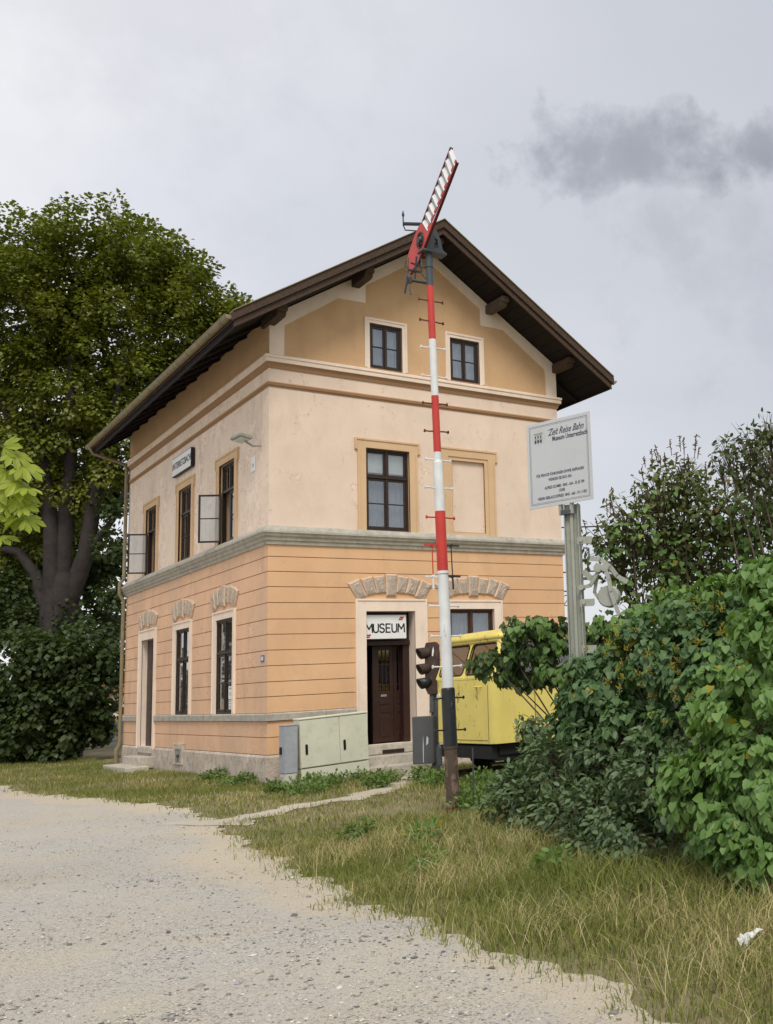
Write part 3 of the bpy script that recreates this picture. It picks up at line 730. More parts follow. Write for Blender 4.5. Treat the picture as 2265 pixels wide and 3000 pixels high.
# downpipe at the far left corner
mb = MB(); gx = -XO-.085
mb.tube([(gx, 11.72, 9.28), (gx, 11.74, 9.12), (gx+.08, 11.77, 9.0), (-.35, 11.9, 8.83), (-.13, 11.93, 8.76), (-.09, 11.93, 8.62), (-.09, 11.93, 5.35), (-.20, 11.93, 5.2), (-.20, 11.93, 4.9), (-.09, 11.93, 4.7), (-.09, 11.93, .62)], .05, 10)
dp = mb.build('downpipe', 'gutter_paint', bld, smooth=True)
mb = MB(); mb.tube([(-.09, 11.93, .66), (-.09, 11.93, .58), (-.17, 11.93, .44), (-.17, 11.93, .05)], .062, 10); mb.build('standpipe', 'gutter_paint', dp, smooth=True)
for z in (2.2, 3.4, 6.2, 7.8):
    mb = MB(); mb.tube([(-.09, 11.93, z-.02), (-.09, 11.93, z+.02)], .06, 10); mb.build('pipe_clip', 'gutter_paint', dp)

# ================================================================== signs and fittings on the walls
plain('sign_white', (.78, .78, .76), .45, .04, 4, .05, 40, spec=.4)
plain('sign_black', (.02, .02, .022), .5, .1, 10, 0)
plain('sign_red', (.50, .035, .03), .45, .06, 10, 0)
plain('sign_blue', (.07, .12, .26), .4, .06, 10, 0)
plain('sign_grey', (.60, .60, .58), .5, .05, 4, 0)
# museum board over the entrance
ms = thing('museum_sign', (2.6, -.02, 2.84), 'white board reading MUSEUM with two red marks above the entrance door', 'sign')
mb = MB(); fbox(mb, FR, 2.112, 3.085, 2.835, 3.355, -.10, -.075); mb.build('panel', 'sign_white', ms, bevel=.006)
mb = MB(); mb.prism(rect(2.108, 3.10, 2.815, 3.37), FR, -.115, -.09, holes=[rect(2.13, 3.07, 2.85, 3.34)]); mb.build('frame', 'sign_black', ms)
def stroke(mb, pts, w, fr, d0, d1):
    for (a, b), (c, d) in zip(pts, pts[1:]):
        v = Vector((c-a, d-b)); e = v.normalized()*w*.32; q = Vector((-v.y, v.x)).normalized()*w/2
        mb.prism([(a-e.x-q.x, b-e.y-q.y), (c+e.x-q.x, d+e.y-q.y), (c+e.x+q.x, d+e.y+q.y), (a-e.x+q.x, b-e.y+q.y)], fr, d0, d1)
GL = {'M': [[(0, 0), (.06, 1), (.5, .38), (.94, 1), (1, 0)]], 'U': [[(0, 1), (0, .28), (.10, .08), (.30, 0), (.62, 0), (.84, .08), (.94, .28), (.94, 1)]],
      'S': [[(.88, .86), (.66, 1), (.30, 1), (.06, .88), (.04, .68), (.22, .54), (.70, .46), (.90, .32), (.86, .12), (.62, 0), (.26, 0), (.02, .14)]], 'E': [[(.85, 1), (.06, 1), (.06, 0), (.86, 0)], [(.06, .52), (.74, .52)]]}
xl = 2.133
for ch, wl in zip('MUSEUM', (.152, .118, .118, .118, .118, .152)):
    mb = MB()
    for k_, st in enumerate(GL[ch]): stroke(mb, [(xl+p*wl, 2.978+q*.178) for p, q in st], .031, FR, -.0745, -.0725+.0003*k_)
    mb.build('letter', 'sign_black', ms); xl += wl+.026
def flash(cx, cz):
    mb = MB()
    for q in (-1, 1):
        mb.prism([(cx-.05+q*.012, cz+q*.006-.004 if q > 0 else cz-.038), (cx+.045+q*.012, cz+q*.006-.004 if q > 0 else cz-.038),
                  (cx+.068+q*.012, cz+.04 if q > 0 else cz-.006), (cx-.027+q*.012, cz+.04 if q > 0 else cz-.006)], FR, -.0745, -.0725)
    mb.build('emblem', 'sign_red', ms)
flash(2.955, 3.275); flash(2.18, 2.895)
# station name board on the side wall
sn = thing('station_name_sign', (-.08, 6.08, 7.45), 'white enamel station name board on the side wall above the middle window', 'sign')
mb = MB(); fbox(mb, LF, 5.25, 6.92, 7.45, 7.94, .02, .10); mb.build('panel', 'sign_black', sn, bevel=.006)
mb = MB(); fbox(mb, LF, 5.27, 6.90, 7.47, 7.92, .099, .106); mb.build('face', 'sign_white', sn)
LFt = lambda a, b, d: LF(12.17-a, b, d)       # lettering reads from the near end of the wall outwards
link('lettering', text_mesh('UNTERRETZBACH', .235, LFt, 6.085, 7.695, .1075, xs=.86, bold=.004), 'sign_black', sn)
# small plate, house number, lamp bracket, notice
hp = thing('wall_plate', (-.02, .92, 6.5), 'small white plate below the lamp bracket on the side wall', 'plate')
mb = MB(); fbox(mb, LF, .80, 1.05, 6.51, 6.83, .004, .018); mb.build('panel', 'sign_white', hp)
mb = MB(); fbox(mb, LF, .89, .93, 6.60, 6.68, .0185, .0205); mb.build('mark', 'sign_black', hp)
hn = thing('house_number_plate', (-.02, .28, 2.42), 'blue and white house number plate beside the building corner', 'plate')
mb = MB(); fbox(mb, LF, .185, .375, 2.425, 2.56, .003, .015); mb.build('panel', 'sign_blue', hn)
mb = MB(); fbox(mb, LF, .215, .345, 2.455, 2.535, .0155, .018); mb.build('face', 'sign_grey', hn)
plain('lamp_grey', (.30, .30, .26), .6, .2, 10, .2, 50, dirt=(.12, .10, .07), dirt_amt=.6)
lp = thing('wall_lamp', (-.1, .7, 7.0), 'weathered grey lamp bracket on the side wall near the corner', 'lamp')
mb = MB(); mb.tube([(-.01, .45, 6.98), (-.16, .50, 6.97), (-.27, .56, 7.05), (-.30, .62, 7.12)], .022, 8); mb.build('arm', 'lamp_grey', lp, smooth=True)
mb = MB(); mb.obox((-.33, .72, 7.17), (.0, .34, .02), (.13, .0, -.03), (.012, 0, .035)); mb.build('hood', 'lamp_grey', lp, bevel=.02)
mb = MB(); mb.obox((-.325, .70, 7.125), (.0, .26, .015), (.09, .0, -.02), (.006, 0, .02)); mb.build('diffuser', 'sign_grey', lp, bevel=.01)
pn = thing('paper_notice', (0, 2.42, 1.45), 'white paper notices taped inside the ground floor window beside the corner', 'notice')
mb = MB(); fbox(mb, LF, 2.36, 2.60, 1.71, 1.99, -.0425, -.041); mb.build('sheet', 'sign_white', pn)
mb = MB(); fbox(mb, LF, 2.37, 2.57, 1.47, 1.69, -.0425, -.041); mb.build('sheet', 'sign_white', pn)
mb = MB()
for z in (1.95, 1.93, 1.84, 1.80, 1.66, 1.61, 1.56, 1.52): fbox(mb, LF, 2.40, 2.54, z-.006, z+.006, -.0408, -.0402)
mb.build('print', 'sign_black', pn)

# ================================================================== service cabinets beside the corner
plain('cabinet_cream', (.63, .63, .50), .5, .05, 3, .08, 80, spec=.4, dirt=(.40, .40, .30), dirt_amt=.35)
plain('cabinet_grey', (.34, .36, .39), .45, .08, 8, .25, 60, spec=.5, dirt=(.25, .26, .28), dirt_amt=.4)
plain('cabinet_base', (.55, .53, .46), .85, .12, 8, .3, 50)
plain('black_plastic', (.012, .012, .012), .4, .1, 10, 0)
cb = thing('utility_cabinet', (1.05, -.75, 0), 'wide pale green two-door utility cabinet left of the entrance steps', 'cabinet')
TL = math.radians(2.3)
def cbf(a, b, d):   # a along X from the left end, slight settling tilt
    return Vector((.36+a*math.cos(TL)-b*math.sin(TL), -.90-d, .0+a*math.sin(TL)+b*math.cos(TL)))
mb = MB(); mb.prism(rect(0.0, 1.40, .30, 1.23), cbf, -.32, -.02); mb.build('body', 'cabinet_cream', cb, bevel=.008)
mb = MB(); mb.prism(rect(-.012, 1.412, 1.232, 1.268), cbf, -.335, .012); mb.build('lid', 'cabinet_cream', cb, bevel=.012)
mb = MB(); mb.prism(rect(.004, 1.396, -.2, .288), cbf, -.315, -.012); mb.build('base', 'cabinet_cream', cb, bevel=.006)
for a, b, hx in ((.006, .796, .12), (.806, 1.394, .895)):
    mb = MB(); mb.prism(rect(a, b, .315, 1.222), cbf, -.02, .0); dd = mb.build('door', 'cabinet_cream', cb, bevel=.006)
    mb = MB(); mb.prism(rrect(hx-.024, hx+.024, .56, .76, .022, 3), cbf, -.002, .014); mb.build('handle', 'black_plastic', dd, bevel=.003)
gb = thing('meter_box', (.15, -.75, 0), 'narrow grey metal box on a concrete foot at the building corner', 'cabinet')
mb = MB(); mb.prism(rect(.02, .27, .24, 1.14), FR, .60, .92); mb.build('body', 'cabinet_grey', gb, bevel=.008)
mb = MB(); mb.prism(rect(.012, .278, 1.142, 1.16), FR, .59, .93); mb.build('lid', 'cabinet_grey', gb, bevel=.006)
mb = MB(); mb.prism(rect(.03, .26, -.1, .232), FR, .62, .91); mb.build('foot', 'cabinet_base', gb, bevel=.006)
mb = MB(); mb.prism(rrect(-.012, .022, .60, .74, .012, 2), lambda a, b, d: Vector((a, -d, b)), .70, .76); mb.build('latch', 'black_plastic', gb)

# ================================================================== semaphore signal
def paint(name, c, chip, amt, rough=.45, sc=7, thr=.62):
    n = NT(name); v = n.noise(3, 4, .6); col = n.mix(n.ramp(v, [(.3, 0.), (.7, 1.)]), tuple(x*.86 for x in c), tuple(min(1, x*1.08) for x in c))
    ch = n.noise(sc, 9, .7, .3, n.mapped((1, 1, .55)))
    m = n.ramp(ch, [(thr, 0.), (thr+.03, 1.)])
    col = n.mix(n.math('MULTIPLY', m, amt), col, chip)
    n.bump(n.math('ADD', n.noise(45, 4, .6), n.math('MULTIPLY', m, -1.2)), .22, .004)
    return n.fin(col, rough, 0, .4)
paint('mast_red', (.52, .045, .032), (.25, .03, .02), .5)
paint('mast_white', (.70, .71, .70), (.32, .30, .27), .55, thr=.66)
paint('mast_black', (.022, .024, .027), (.09, .10, .115), .7, .4, 5, .58)
paint('mast_rust', (.085, .058, .042), (.22, .145, .10), .75, .85, 6, .52)
paint('mast_darkgrey', (.060, .070, .078), (.03, .03, .03), .5, .5, 8, .6)
paint('iron_rust', (.20, .055, .028), (.05, .03, .02), .6, .8, 9, .5)
paint('arm_darkred', (.13, .014, .012), (.08, .02, .02), .4)
plain('arm_white', (.80, .80, .78), .5, .06, 9, .1, 60)
plain('arm_silver', (.42, .43, .43), .5, .1, 9, .1, 60)
MB0 = Vector((-.222, -8.04, 0)); MB1 = Vector((-.354, -7.929, 7.643))
def mp(z): return MB0+(MB1-MB0)*(z/7.643)+Vector((0, 0, 0))*0
def mpz(z): q = mp(z); return Vector((q.x, q.y, z))
sem = thing('semaphore_signal', (MB0.x, MB0.y, 0), 'tall red and white banded semaphore signal mast with raised arm', 'signal')
def sect(z0, z1, r0, r1, mat, extra=None):
    mb = MB(); n = 24; pts = [mpz(z0), mpz((z0+z1)/2), mpz(z1)]; mb.tube(pts, [r0, (r0+r1)/2, r1], n)
    return mb.build('mast_section', mat, sem, smooth=False)
def smooth_by_angle(o):
    for p in o.data.polygons: p.use_smooth = len(p.vertices) == 4
for a in ((-.3, .90, .094, .091, 'mast_rust'), (.90, 1.705, .097, .095, 'mast_black'), (1.70, 3.33, .080, .077, 'mast_white'), (3.36, 4.231, .077, .074, 'mast_red'),
          (4.231, 4.94, .070, .067, 'mast_white'), (4.98, 5.103, .053, .053, 'mast_white'), (5.103, 5.948, .054, .053, 'mast_red'), (5.948, 6.81, .053, .052, 'mast_white'),
          (6.81, 7.643, .052, .051, 'mast_red'), (7.643, 8.42, .052, .050, 'mast_darkgrey')):
    smooth_by_angle(sect(*a))
for z0, z1, r0, r1, m in ((1.69, 1.72, .097, .082, 'mast_black'), (3.325, 3.365, .089, .089, 'mast_white'), (4.94, 4.985, .068, .054, 'mast_white'), (7.93, 8.05, .060, .060, 'mast_darkgrey'), (.885, .915, .099, .101, 'mast_rust'), (-.1, .10, .13, .098, 'iron_rust')):
    mb = MB(); mb.tube([mpz(z0), mpz(z1)], [r0, r1], 24); smooth_by_angle(mb.build('collar', m, sem))
PEG = Vector((1, -.06, 0)).normalized()
def peg_mat(z, s):
    if z > 6.81: return 'iron_rust'
    if z > 5.948: return 'mast_white'
    if z > 5.103: return 'iron_rust'
    if z > 4.231: return 'mast_white'
    if z > 3.36: return 'mast_red'
    return 'mast_white' if z > 1.71 else 'mast_black'
for z in (7.411, 7.093, 6.683, 6.246, 5.831, 5.416, 4.991, 4.568, 4.144, 2.863, 2.438, 2.009, 1.58, 1.138):
    for s in (-1, 1):
        r = .05 if z > 4.96 else (.07 if z > 4.2 else .078 if z > 1.7 else .094)
        c = mpz(z); dz = random.uniform(-.01, .01); bend = random.uniform(-.012, .012)
        p0 = c+PEG*s*(r-.01); p2 = c+PEG*s*(r+.135)+Vector((0, bend, dz)); p1 = p0.lerp(p2, .5)+Vector((0, 0, dz*.6))
        mb = MB(); mb.tube([p0, p1, p2], .0115, 7); e = (p2-p1).normalized()
        mb.tube([p2-e*.002, p2+e*.010], [.026, .025], 10); mb.build('climbing_peg', peg_mat(z, s), sem)
# two cross brackets tied by rods, red/white on the left and black on the right
for s, (m1, m2) in ((-1, ('mast_red', 'mast_white')), (1, ('mast_black', 'mast_black'))):
    for z, m in ((3.736, m1), (3.29, m2)):
        c = mpz(z); mb = MB(); mb.obox(c+PEG*s*.165, PEG*.105, Vector((0, .008, 0)), Vector((0, 0, .013))); mb.tube([c+PEG*s*.145+Vector((0, -.02, 0)), c+PEG*s*.145+Vector((0, .02, 0))], .024, 10); mb.build('cross_bracket', m, sem)
    c0, c1 = mpz(3.76)+PEG*s*.145, mpz(3.30)+PEG*s*.15
    mb = MB(); mb.tube([c0, c1], .009, 6); mb.build('tie_rod', m1 if s < 0 else 'mast_black', sem)
    mb = MB(); mb.tube([mpz(3.29)+PEG*s*.15, mpz(3.10)+PEG*s*.152], .014, 6); mb.build('tie_rod', m2, sem)
# the arm: plate with ring, lattice of white slats, folded tail
AX = -.47
arm = bpy.data.objects.new('arm', None); COL.objects.link(arm); arm.parent = sem; arm.location = Vector((AX, -7.9, 8.35))-wt(sem); arm['label'] = 'red semaphore arm with white louvred slats'
AF = lambda a, b, d: Vector((AX+d, a, b))
ringc = (-7.885, 8.352)
A = np.array(ringc); tipL = np.array((-8.874, 9.40)); tipR = np.array((-9.03, 9.10)); sL = np.array((-7.955, 8.61)); sR = np.array((-8.115, 8.41))
ring_hole = [(ringc[0]+.098*math.cos(t), ringc[1]+.118*math.sin(t)) for t in [2*math.pi*k/22 for k in range(22)]]
plate = [tuple(sL), (-7.86, 8.60), (-7.73, 8.52), (-7.45, 8.245), (-7.52, 7.96), (-7.60, 7.985), (-7.79, 8.045), (-8.30, 8.455), (-8.22, 8.53), tuple(sR)]
mb = MB(); mb.prism(plate, AF, -.008, .010, holes=[ring_hole]); mb.build('arm_plate', 'mast_red', arm)
mb = MB(); rr = [AF(ringc[0]+.102*math.cos(t), ringc[1]+.122*math.sin(t), -.012) for t in [2*math.pi*k/28 for k in range(29)]]; mb.tube(rr, .010, 6, cap=False); mb.build('spectacle_ring', 'mast_black', arm, smooth=True)
mb = MB(); fl = [(-7.52, 7.95), (-7.80, 8.04), tuple(tipR), ]
for p, q in zip(fl, fl[1:]): mb.obox((AF(p[0], p[1], .012)+AF(q[0], q[1], .012))/2, (AF(q[0], q[1], 0)-AF(p[0], p[1], 0))/2, (.02, 0, 0), (AF(q[0], q[1], 0)-AF(p[0], p[1], 0)).cross(Vector((1, 0, 0))).normalized()*.012)
mb.build('lower_flange', 'arm_darkred', arm)
mb = MB(); p, q = sL, tipL
mb.obox((AF(*p, .01)+AF(*q, .01))/2, (AF(*q, 0)-AF(*p, 0))/2, (.022, 0, 0), (AF(*q, 0)-AF(*p, 0)).cross(Vector((1, 0, 0))).normalized()*.013); mb.build('upper_rail', 'arm_darkred', arm)
mb = MB(); p, q = sR, tipR+np.array((-.0, .02))
off = np.array((.012, .016)); p = p+off; q = q+off
mb.obox((AF(*p, .0)+AF(*q, .0))/2, (AF(*q, 0)-AF(*p, 0))/2, (.006, 0, 0), (AF(*q, 0)-AF(*p, 0)).cross(Vector((1, 0, 0))).normalized()*.028); mb.build('lower_rail', 'mast_red', arm)
NS = 17
for i in range(NS):
    f = (i+.5)/NS; a = sL+(tipL-sL)*f; b = sR+(tipR-sR)*f; hw = np.linalg.norm(tipL-sL)/NS*.5
    d = Vector(AF(*b, 0)-AF(*a, 0)); ln = Vector(AF(*tipL, 0)-AF(*sL, 0)).normalized()
    mb = MB(); tilt = Vector((.018, 0, 0))
    w = .80 if i % 2 == 0 else .86
    mb.obox((AF(*a, 0)+AF(*b, 0))/2, d/2*.97, ln*hw*w+(tilt if i % 2 == 0 else -tilt)*.6, Vector((.003, 0, 0))); mb.build('slat', 'arm_white' if i % 2 == 0 else 'arm_silver', arm)
# bearing head on top of the mast, lamp bracket, cranks, hanging wire ends
mt_ = mpz(8.30)
mb = MB(); mb.tube([AF(*ringc, -.03), Vector((mt_.x+.12, mt_.y, 8.36))], .035, 12); mb.build('arm_axle', 'mast_darkgrey', sem, smooth=True)
mb = MB(); mb.tube([AF(*ringc, -.045), AF(*ringc, -.02)], [.05, .06], 14); mb.build('arm_boss', 'mast_black', sem)
mb = MB(); mb.prism([(-.07, 8.18), (.05, 8.16), (.22, 8.17), (.27, 8.21), (.22, 8.25), (.19, 8.40), (.12, 8.54), (.0, 8.58), (-.07, 8.50)], lambda a, b, d: Vector((mt_.x+a, mt_.y+d, b)), -.05, .05, holes=[[(.08, 8.25), (.14, 8.25), (.13, 8.38), (.09, 8.40)]])
mb.build('bearing_head', 'mast_darkgrey', sem, bevel=.012)
mb = MB(); mb.obox((mt_.x+.06, mt_.y, 8.17), (.20, 0, 0), (0, .10, 0), (0, 0, .018)); mb.build('head_plate', 'mast_darkgrey', sem, bevel=.006)
mb = MB(); mb.tube([(-.40, -7.80, 8.66), (-.52, -7.46, 8.77)], .028, 8); mb.tube([(-.53, -7.44, 8.74), (-.53, -7.44, 8.98)], .010, 6); mb.tube([(-.53, -7.44, 8.90), (-.53, -7.44, 8.94)], .02, 8); mb.tube([(-.53, -7.44, 8.76), (-.52, -7.48, 8.66), (-.45, -7.70, 8.58)], .010, 6)
mb.build('lamp_bracket', 'mast_black', sem)
mb = MB(); mb.tube([mpz(7.69)+Vector((-.03, .02, 0)), mpz(7.69)+Vector((-.24, .14, .04))], .022, 8); mb.tube([mpz(7.69)+Vector((-.24, .14, 0)), mpz(7.69)+Vector((-.26, .15, .08))], .034, 8); mb.tube([mpz(7.75)+Vector((-.19, .10, 0)), mpz(8.10)+Vector((-.16, .08, 0))], .014, 6)
mb.tube([mpz(8.0)+Vector((-.24, .12, 0)), mpz(7.93)+Vector((-.05, .03, 0))], .014, 6); mb.tube([mpz(7.88)+Vector((-.28, .12, 0)), mpz(7.86)+Vector((-.12, .06, 0))], .018, 6); mb.tube([mpz(8.15)+Vector((-.10, .05, 0)), mpz(7.85)+Vector((-.10, .06, 0)), mpz(7.76)+Vector((-.05, .03, 0))], .012, 6)
mb.build('crank_linkage', 'mast_black', sem)
mb = MB(); mb.tube([(-.47, -7.50, 8.22), (-.47, -7.46, 8.02), (-.47, -7.42, 7.90), (-.47, -7.33, 7.70)], .016, 6); mb.tube([(-.47, -7.45, 8.02), (-.47, -7.47, 7.90), (-.47, -7.53, 7.62)], .012, 6); mb.tube([(-.47, -7.44, 7.98), (-.47, -7.50, 7.88), (-.47, -7.42, 7.84)], .02, 6); mb.tube([(-.47, -7.40, 8.20), (-.47, -7.34, 8.12), (-.47, -7.38, 8.04)], .008, 5)
mb.build('hanging_linkage', 'mast_darkgrey', sem)
mb = MB(); pl = MB0
mb.tube([mpz(.25)+Vector((.30, -.05, -.25)), mpz(.25)+Vector((.30, -.05, .62))], .011, 6); mb.build('ground_rod', 'mast_darkgrey', sem)

# ================================================================== information board on a steel post
plain('post_grey', (.34, .35, .30), .55, .08, 4, .12, 40, spec=.4, dirt=(.20, .19, .15), dirt_amt=.4)
plain('board_face', (.54, .555, .565), .5, .03, 2, .03, 40)
ib = thing('information_board', (.11, -10.68, 0), 'grey steel post with a white museum information board rising from the bushes', 'sign')
PC = Vector((.13, -10.66, 0)); e1 = Vector((.66, -.75, 0)).normalized(); e2 = Vector((-.75, -.66, 0)).normalized()
def PF(a, b, d): return PC+e1*a+e2*d+Vector((0, 0, b))
mb = MB()
for s0, s1, d0, d1 in ((-.085, .085, -.006, .006),): mb.prism(rect(s0, s1, -.2, 3.926), PF, d0, d1)
mb.prism(rect(-.095, -.083, -.2, 3.926), PF, -.07, .07); mb.prism(rect(.083, .095, -.2, 3.926), PF, -.07, .07); mb.build('post', 'post_grey', ib, bevel=.003)
mb = MB(); mb.prism(rect(-.018, .018, -.2, 3.86), PF, .006, .045); mb.build('post_rib', 'post_grey', ib)
mb = MB(); mb.prism(rect(-.13, -.0, 3.79, 3.85), PF, .03, .08); mb.build('clamp', 'mast_darkgrey', ib, bevel=.004)
for z in (3.45, 2.67, 2.10):
    mb = MB(); mb.prism([(.07, z-.045), (.24, z-.045), (.255, z-.02), (.255, z+.045), (.07, z+.045)], PF, .060, .068); mb.tube([PF(.12, z, .066), PF(.12, z, .092)], .022, 8); mb.build('step_bracket', 'post_grey', ib)
BL, BR = Vector((-.10, -10.06, 0)), Vector((.19, -11.07, 0)); bd = (BR-BL).normalized(); bn = Vector((bd.y, -bd.x, 0)); bn = bn if bn.x < 0 else -bn
BLc = BL+bn*.02; BW = (BR-BL).length
def BF(a, b, d): return BLc+bd*a+bn*d+Vector((0, 0, b))
mb = MB(); mb.prism(rect(0, BW, 3.93, 5.05), BF, -.006, .004); brd = mb.build('panel', 'board_face', ib, bevel=.002)
for a_ in (.50, .68):
    mb = MB(); mb.prism(rect(a_-.02, a_+.02, 3.80, 4.95), BF, -.05, -.007); mb.build('strap', 'post_grey', ib)
mb = MB()
for q, th_ in ((.045, .004), (.062, .002)):
    mb.prism(rect(q, BW-q, 3.93+q, 5.05-q), BF, .0042, .0052, holes=[rect(q+th_, BW-q-th_, 3.93+q+th_, 5.05-q-th_)])
mb.build('border', 'sign_black', brd)
plain('script_ink', (.05, .06, .09), .6, .1, 10, 0)
plain('crest_tint', (.53, .54, .51), .6, .05, 10, 0)
for tx, sz, a, z, al, sh, xs, bo in (("\u00a8Zeit Reise Bahn", .125, .335, 4.885, 'LEFT', .55, .72, .001), ('Museum Unterretzbach', .088, .43, 4.795, 'LEFT', 0, .68, .0016),
        ('F\u00dcR PRIVATE F\u00dcHRUNGEN SOWIE ANFRAGEN', .052, .535, 4.345, 'CENTER', 0, .72, .0008), ('WENDEN SIE SICH AN:', .052, .535, 4.275, 'CENTER', 0, .72, .0008),
        ('ALFRED SCHMID  0043 - 664 - 35 35 709', .052, .60, 4.175, 'CENTER', 0, .72, .0008), ('ODER', .052, .56, 4.115, 'CENTER', 0, .72, .0008), ('VEREIN REBLAUS EXPRESS  0043 - 660 - 74 11 055', .052, .555, 4.045, 'CENTER', 0, .72, .0008)):
    link('lettering', text_mesh(tx, sz, BF, a, z, .0055, al, sh, .0006, xs, bo), 'script_ink', brd)
mb = MB(); cc = (.20, 4.865); mb.prism([(cc[0]+.12*math.cos(t), cc[1]+.12*math.sin(t)) for t in [2*math.pi*k/28 for k in range(28)]], BF, .0042, .0048); mb.build('emblem_disc', 'crest_tint', brd)
mb = MB()
def be(a0, a1, b0, b1): mb.prism(rect(cc[0]+a0, cc[0]+a1, cc[1]+b0, cc[1]+b1), BF, .0049, .0056)
be(-.075, .075, .038, .045); be(-.065, .07, .02, .026); be(-.07, .075, -.03, -.026)
for x in (-.05, -.005, .04):
    be(x-.011, x+.011, -.02, .012); be(x-.016, x+.016, -.085, -.04)
be(-.004, .004, .075, .082); mb.build('emblem_building', 'script_ink', brd)
# signal wire lever with round counterweight on the right of the post
lv = bpy.data.objects.new('counterweight_lever', None); COL.objects.link(lv); lv.parent = ib; lv.location = PF(.2, 3.1, .05)-wt(ib)
def lever(name, pts, w, d0, d1):
    mb = MB()
    for (a, b), (c, d) in zip(pts, pts[1:]):
        v = Vector((c-a, d-b)); nrm = Vector((-v.y, v.x)).normalized()*w/2; e = v.normalized()*w*.25
        mb.prism([(a-nrm.x-e.x, b-nrm.y-e.y), (c-nrm.x+e.x, d-nrm.y+e.y), (c+nrm.x+e.x, d+nrm.y+e.y), (a+nrm.x-e.x, b+nrm.y-e.y)], PF, d0, d1)
    return mb.build(name, 'post_grey', lv, bevel=.004)
lever('hanger_arm', [(.10, 2.86), (.21, 2.88), (.34, 3.08)], .045, .05, .075)
lever('hanger_arm', [(.10, 2.98), (.20, 2.98), (.30, 3.04)], .035, -.06, -.04)
lever('curved_arm', [(.22, 3.22), (.34, 3.20), (.46, 3.10), (.54, 2.98), (.66, 2.90)], .055, .0, .02)
lever('weight_arm', [(.41, 3.08), (.46, 2.93), (.475, 2.78), (.52, 2.62), (.56, 2.50)], .05, .10, .125)
lever('short_link', [(.28, 2.98), (.24, 2.80), (.29, 2.72)], .04, -.03, -.01)
lever('back_plate', [(.12, 3.06), (.26, 2.92)], .07, -.02, .0)
for a, b, r, d0, d1 in ((.32, 3.09, .055, .0, .10), (.41, 3.08, .045, -.05, .13), (.10, 2.86, .035, .0, .11)):
    mb = MB(); mb.tube([PF(a, b, d0), PF(a, b, d1)], r, 14); mb.build('pivot', 'post_grey', lv, bevel=.004)
mb = MB(); mb.tube([PF(.43, 2.73, -.09), PF(.43, 2.73, -.075), PF(.43, 2.73, .075), PF(.43, 2.73, .09)], [.12, .135, .135, .12], 28); mb.build('counterweight', 'post_grey', lv, bevel=.004)
mb = MB(); mb.tube([PF(.13, 3.36, .02), PF(.20, 3.35, .02), PF(.20, 3.24, .02)], .010, 6); mb.tube([PF(.30, 3.24, .02), PF(.29, 3.34, .02)], .008, 6); mb.build('pin', 'mast_darkgrey', lv)

# ================================================================== rusty light signal by the door
paint('signal_rust', (.055, .036, .028), (.13, .075, .045), .6, .8, 9, .55)
paint('signal_grey', (.085, .088, .092), (.45, .44, .40), .85, .6, 5, .69)
ls = thing('light_signal', (2.46, -2.2, 0), 'rusty three-lamp railway light signal on a low grey post near the door', 'signal')
LC = Vector((2.50, -2.24, 0)); le = Vector((.77, -.64, 0)).normalized(); lo = Vector((-.64, -.77, 0)).normalized()
def SF(a, b, d): return LC+le*a+lo*d+Vector((0, 0, b))
mb = MB(); mb.prism([(-.075, 1.60), (.10, 1.60), (.135, 1.70), (.14, 2.40), (.125, 2.58), (.09, 2.63), (-.10, 2.62), (-.125, 2.52), (-.125, 1.72)], SF, -.11, .10); hd_ = mb.build('head', 'signal_rust', ls, bevel=.012)
ld = (lo*.62-le*.78).normalized()        # hoods point to the left
for z, a, rr_, m in ((2.43, -.05, .105, 'signal_rust'), (2.12, -.05, .10, 'signal_rust'), (1.84, -.05, .10, 'mast_black')):
    c = SF(a, z, .02); mb = MB(); n = 16; vs = []; upz = Vector((0, 0, 1)); sd = ld.cross(upz).normalized(); u_ = (upz+ld*.0).normalized()
    for j, (dist, r_) in enumerate(((0, rr_), (.10, rr_*1.0), (.22, rr_*.98))):
        for k in range(n):
            t = 2*math.pi*k/n; cut_ = (.10*(-math.sin(t))*.5 if j == 2 else 0)
            vs.append(c+ld*(dist-cut_)+sd*math.cos(t)*r_+u_*math.sin(t)*r_-Vector((0, 0, dist*.12)))
    fs = [(j*n+k, j*n+(k+1) % n, (j+1)*n+(k+1) % n, (j+1)*n+k) for j in range(2) for k in range(n)]
    mb.add(vs, fs); hob = mb.build('hood', m, ls, smooth=True, recalc=False); sm = hob.modifiers.new('solid', 'SOLIDIFY'); sm.thickness = .008
    mb = MB(); mb.tube([c+ld*.01, c+ld*.02], rr_*.93, 16); mb.build('lens', 'black_plastic', ls)
mb = MB(); mb.prism([(.02, 2.36), (.045, 2.34), (.065, 2.45), (.055, 2.54), (.03, 2.46)], SF, .1005, .104); mb.build('torn_plate', 'sign_white', ls)
mb = MB(); mb.tube([SF(.15, 2.1, -.05), SF(.16, 1.98, -.04)], .03, 7); mb.tube([SF(.16, 1.84, -.05), SF(.165, 1.70, -.04)], .035, 7); mb.build('hinge', 'signal_rust', ls)
mb = MB(); mb.prism(rect(-.035, .095, .0, 1.62), SF, -.10, .02); mb.build('post', 'signal_grey', ls, bevel=.006)
mb = MB(); mb.prism(rect(-.05, .03, 1.24, 1.60), SF, .02, .06); mb.build('cable_duct', 'signal_grey', ls, bevel=.01)
mb = MB(); mb.prism(rect(-.36, .055, .27, 1.18), SF, .03, .26); bxx = mb.build('relay_box', 'signal_grey', ls, bevel=.012)
mb = MB(); mb.prism([(-.155, .30), (-.145, .30), (-.14, .62), (-.148, .83), (-.155, .60)], SF, .2605, .2635); mb.prism([(-.09, .62), (-.05, .66), (-.045, .76), (-.075, .80), (-.085, .70)], SF, .2605, .2635); mb.build('flaked_paint', 'sign_grey', bxx)
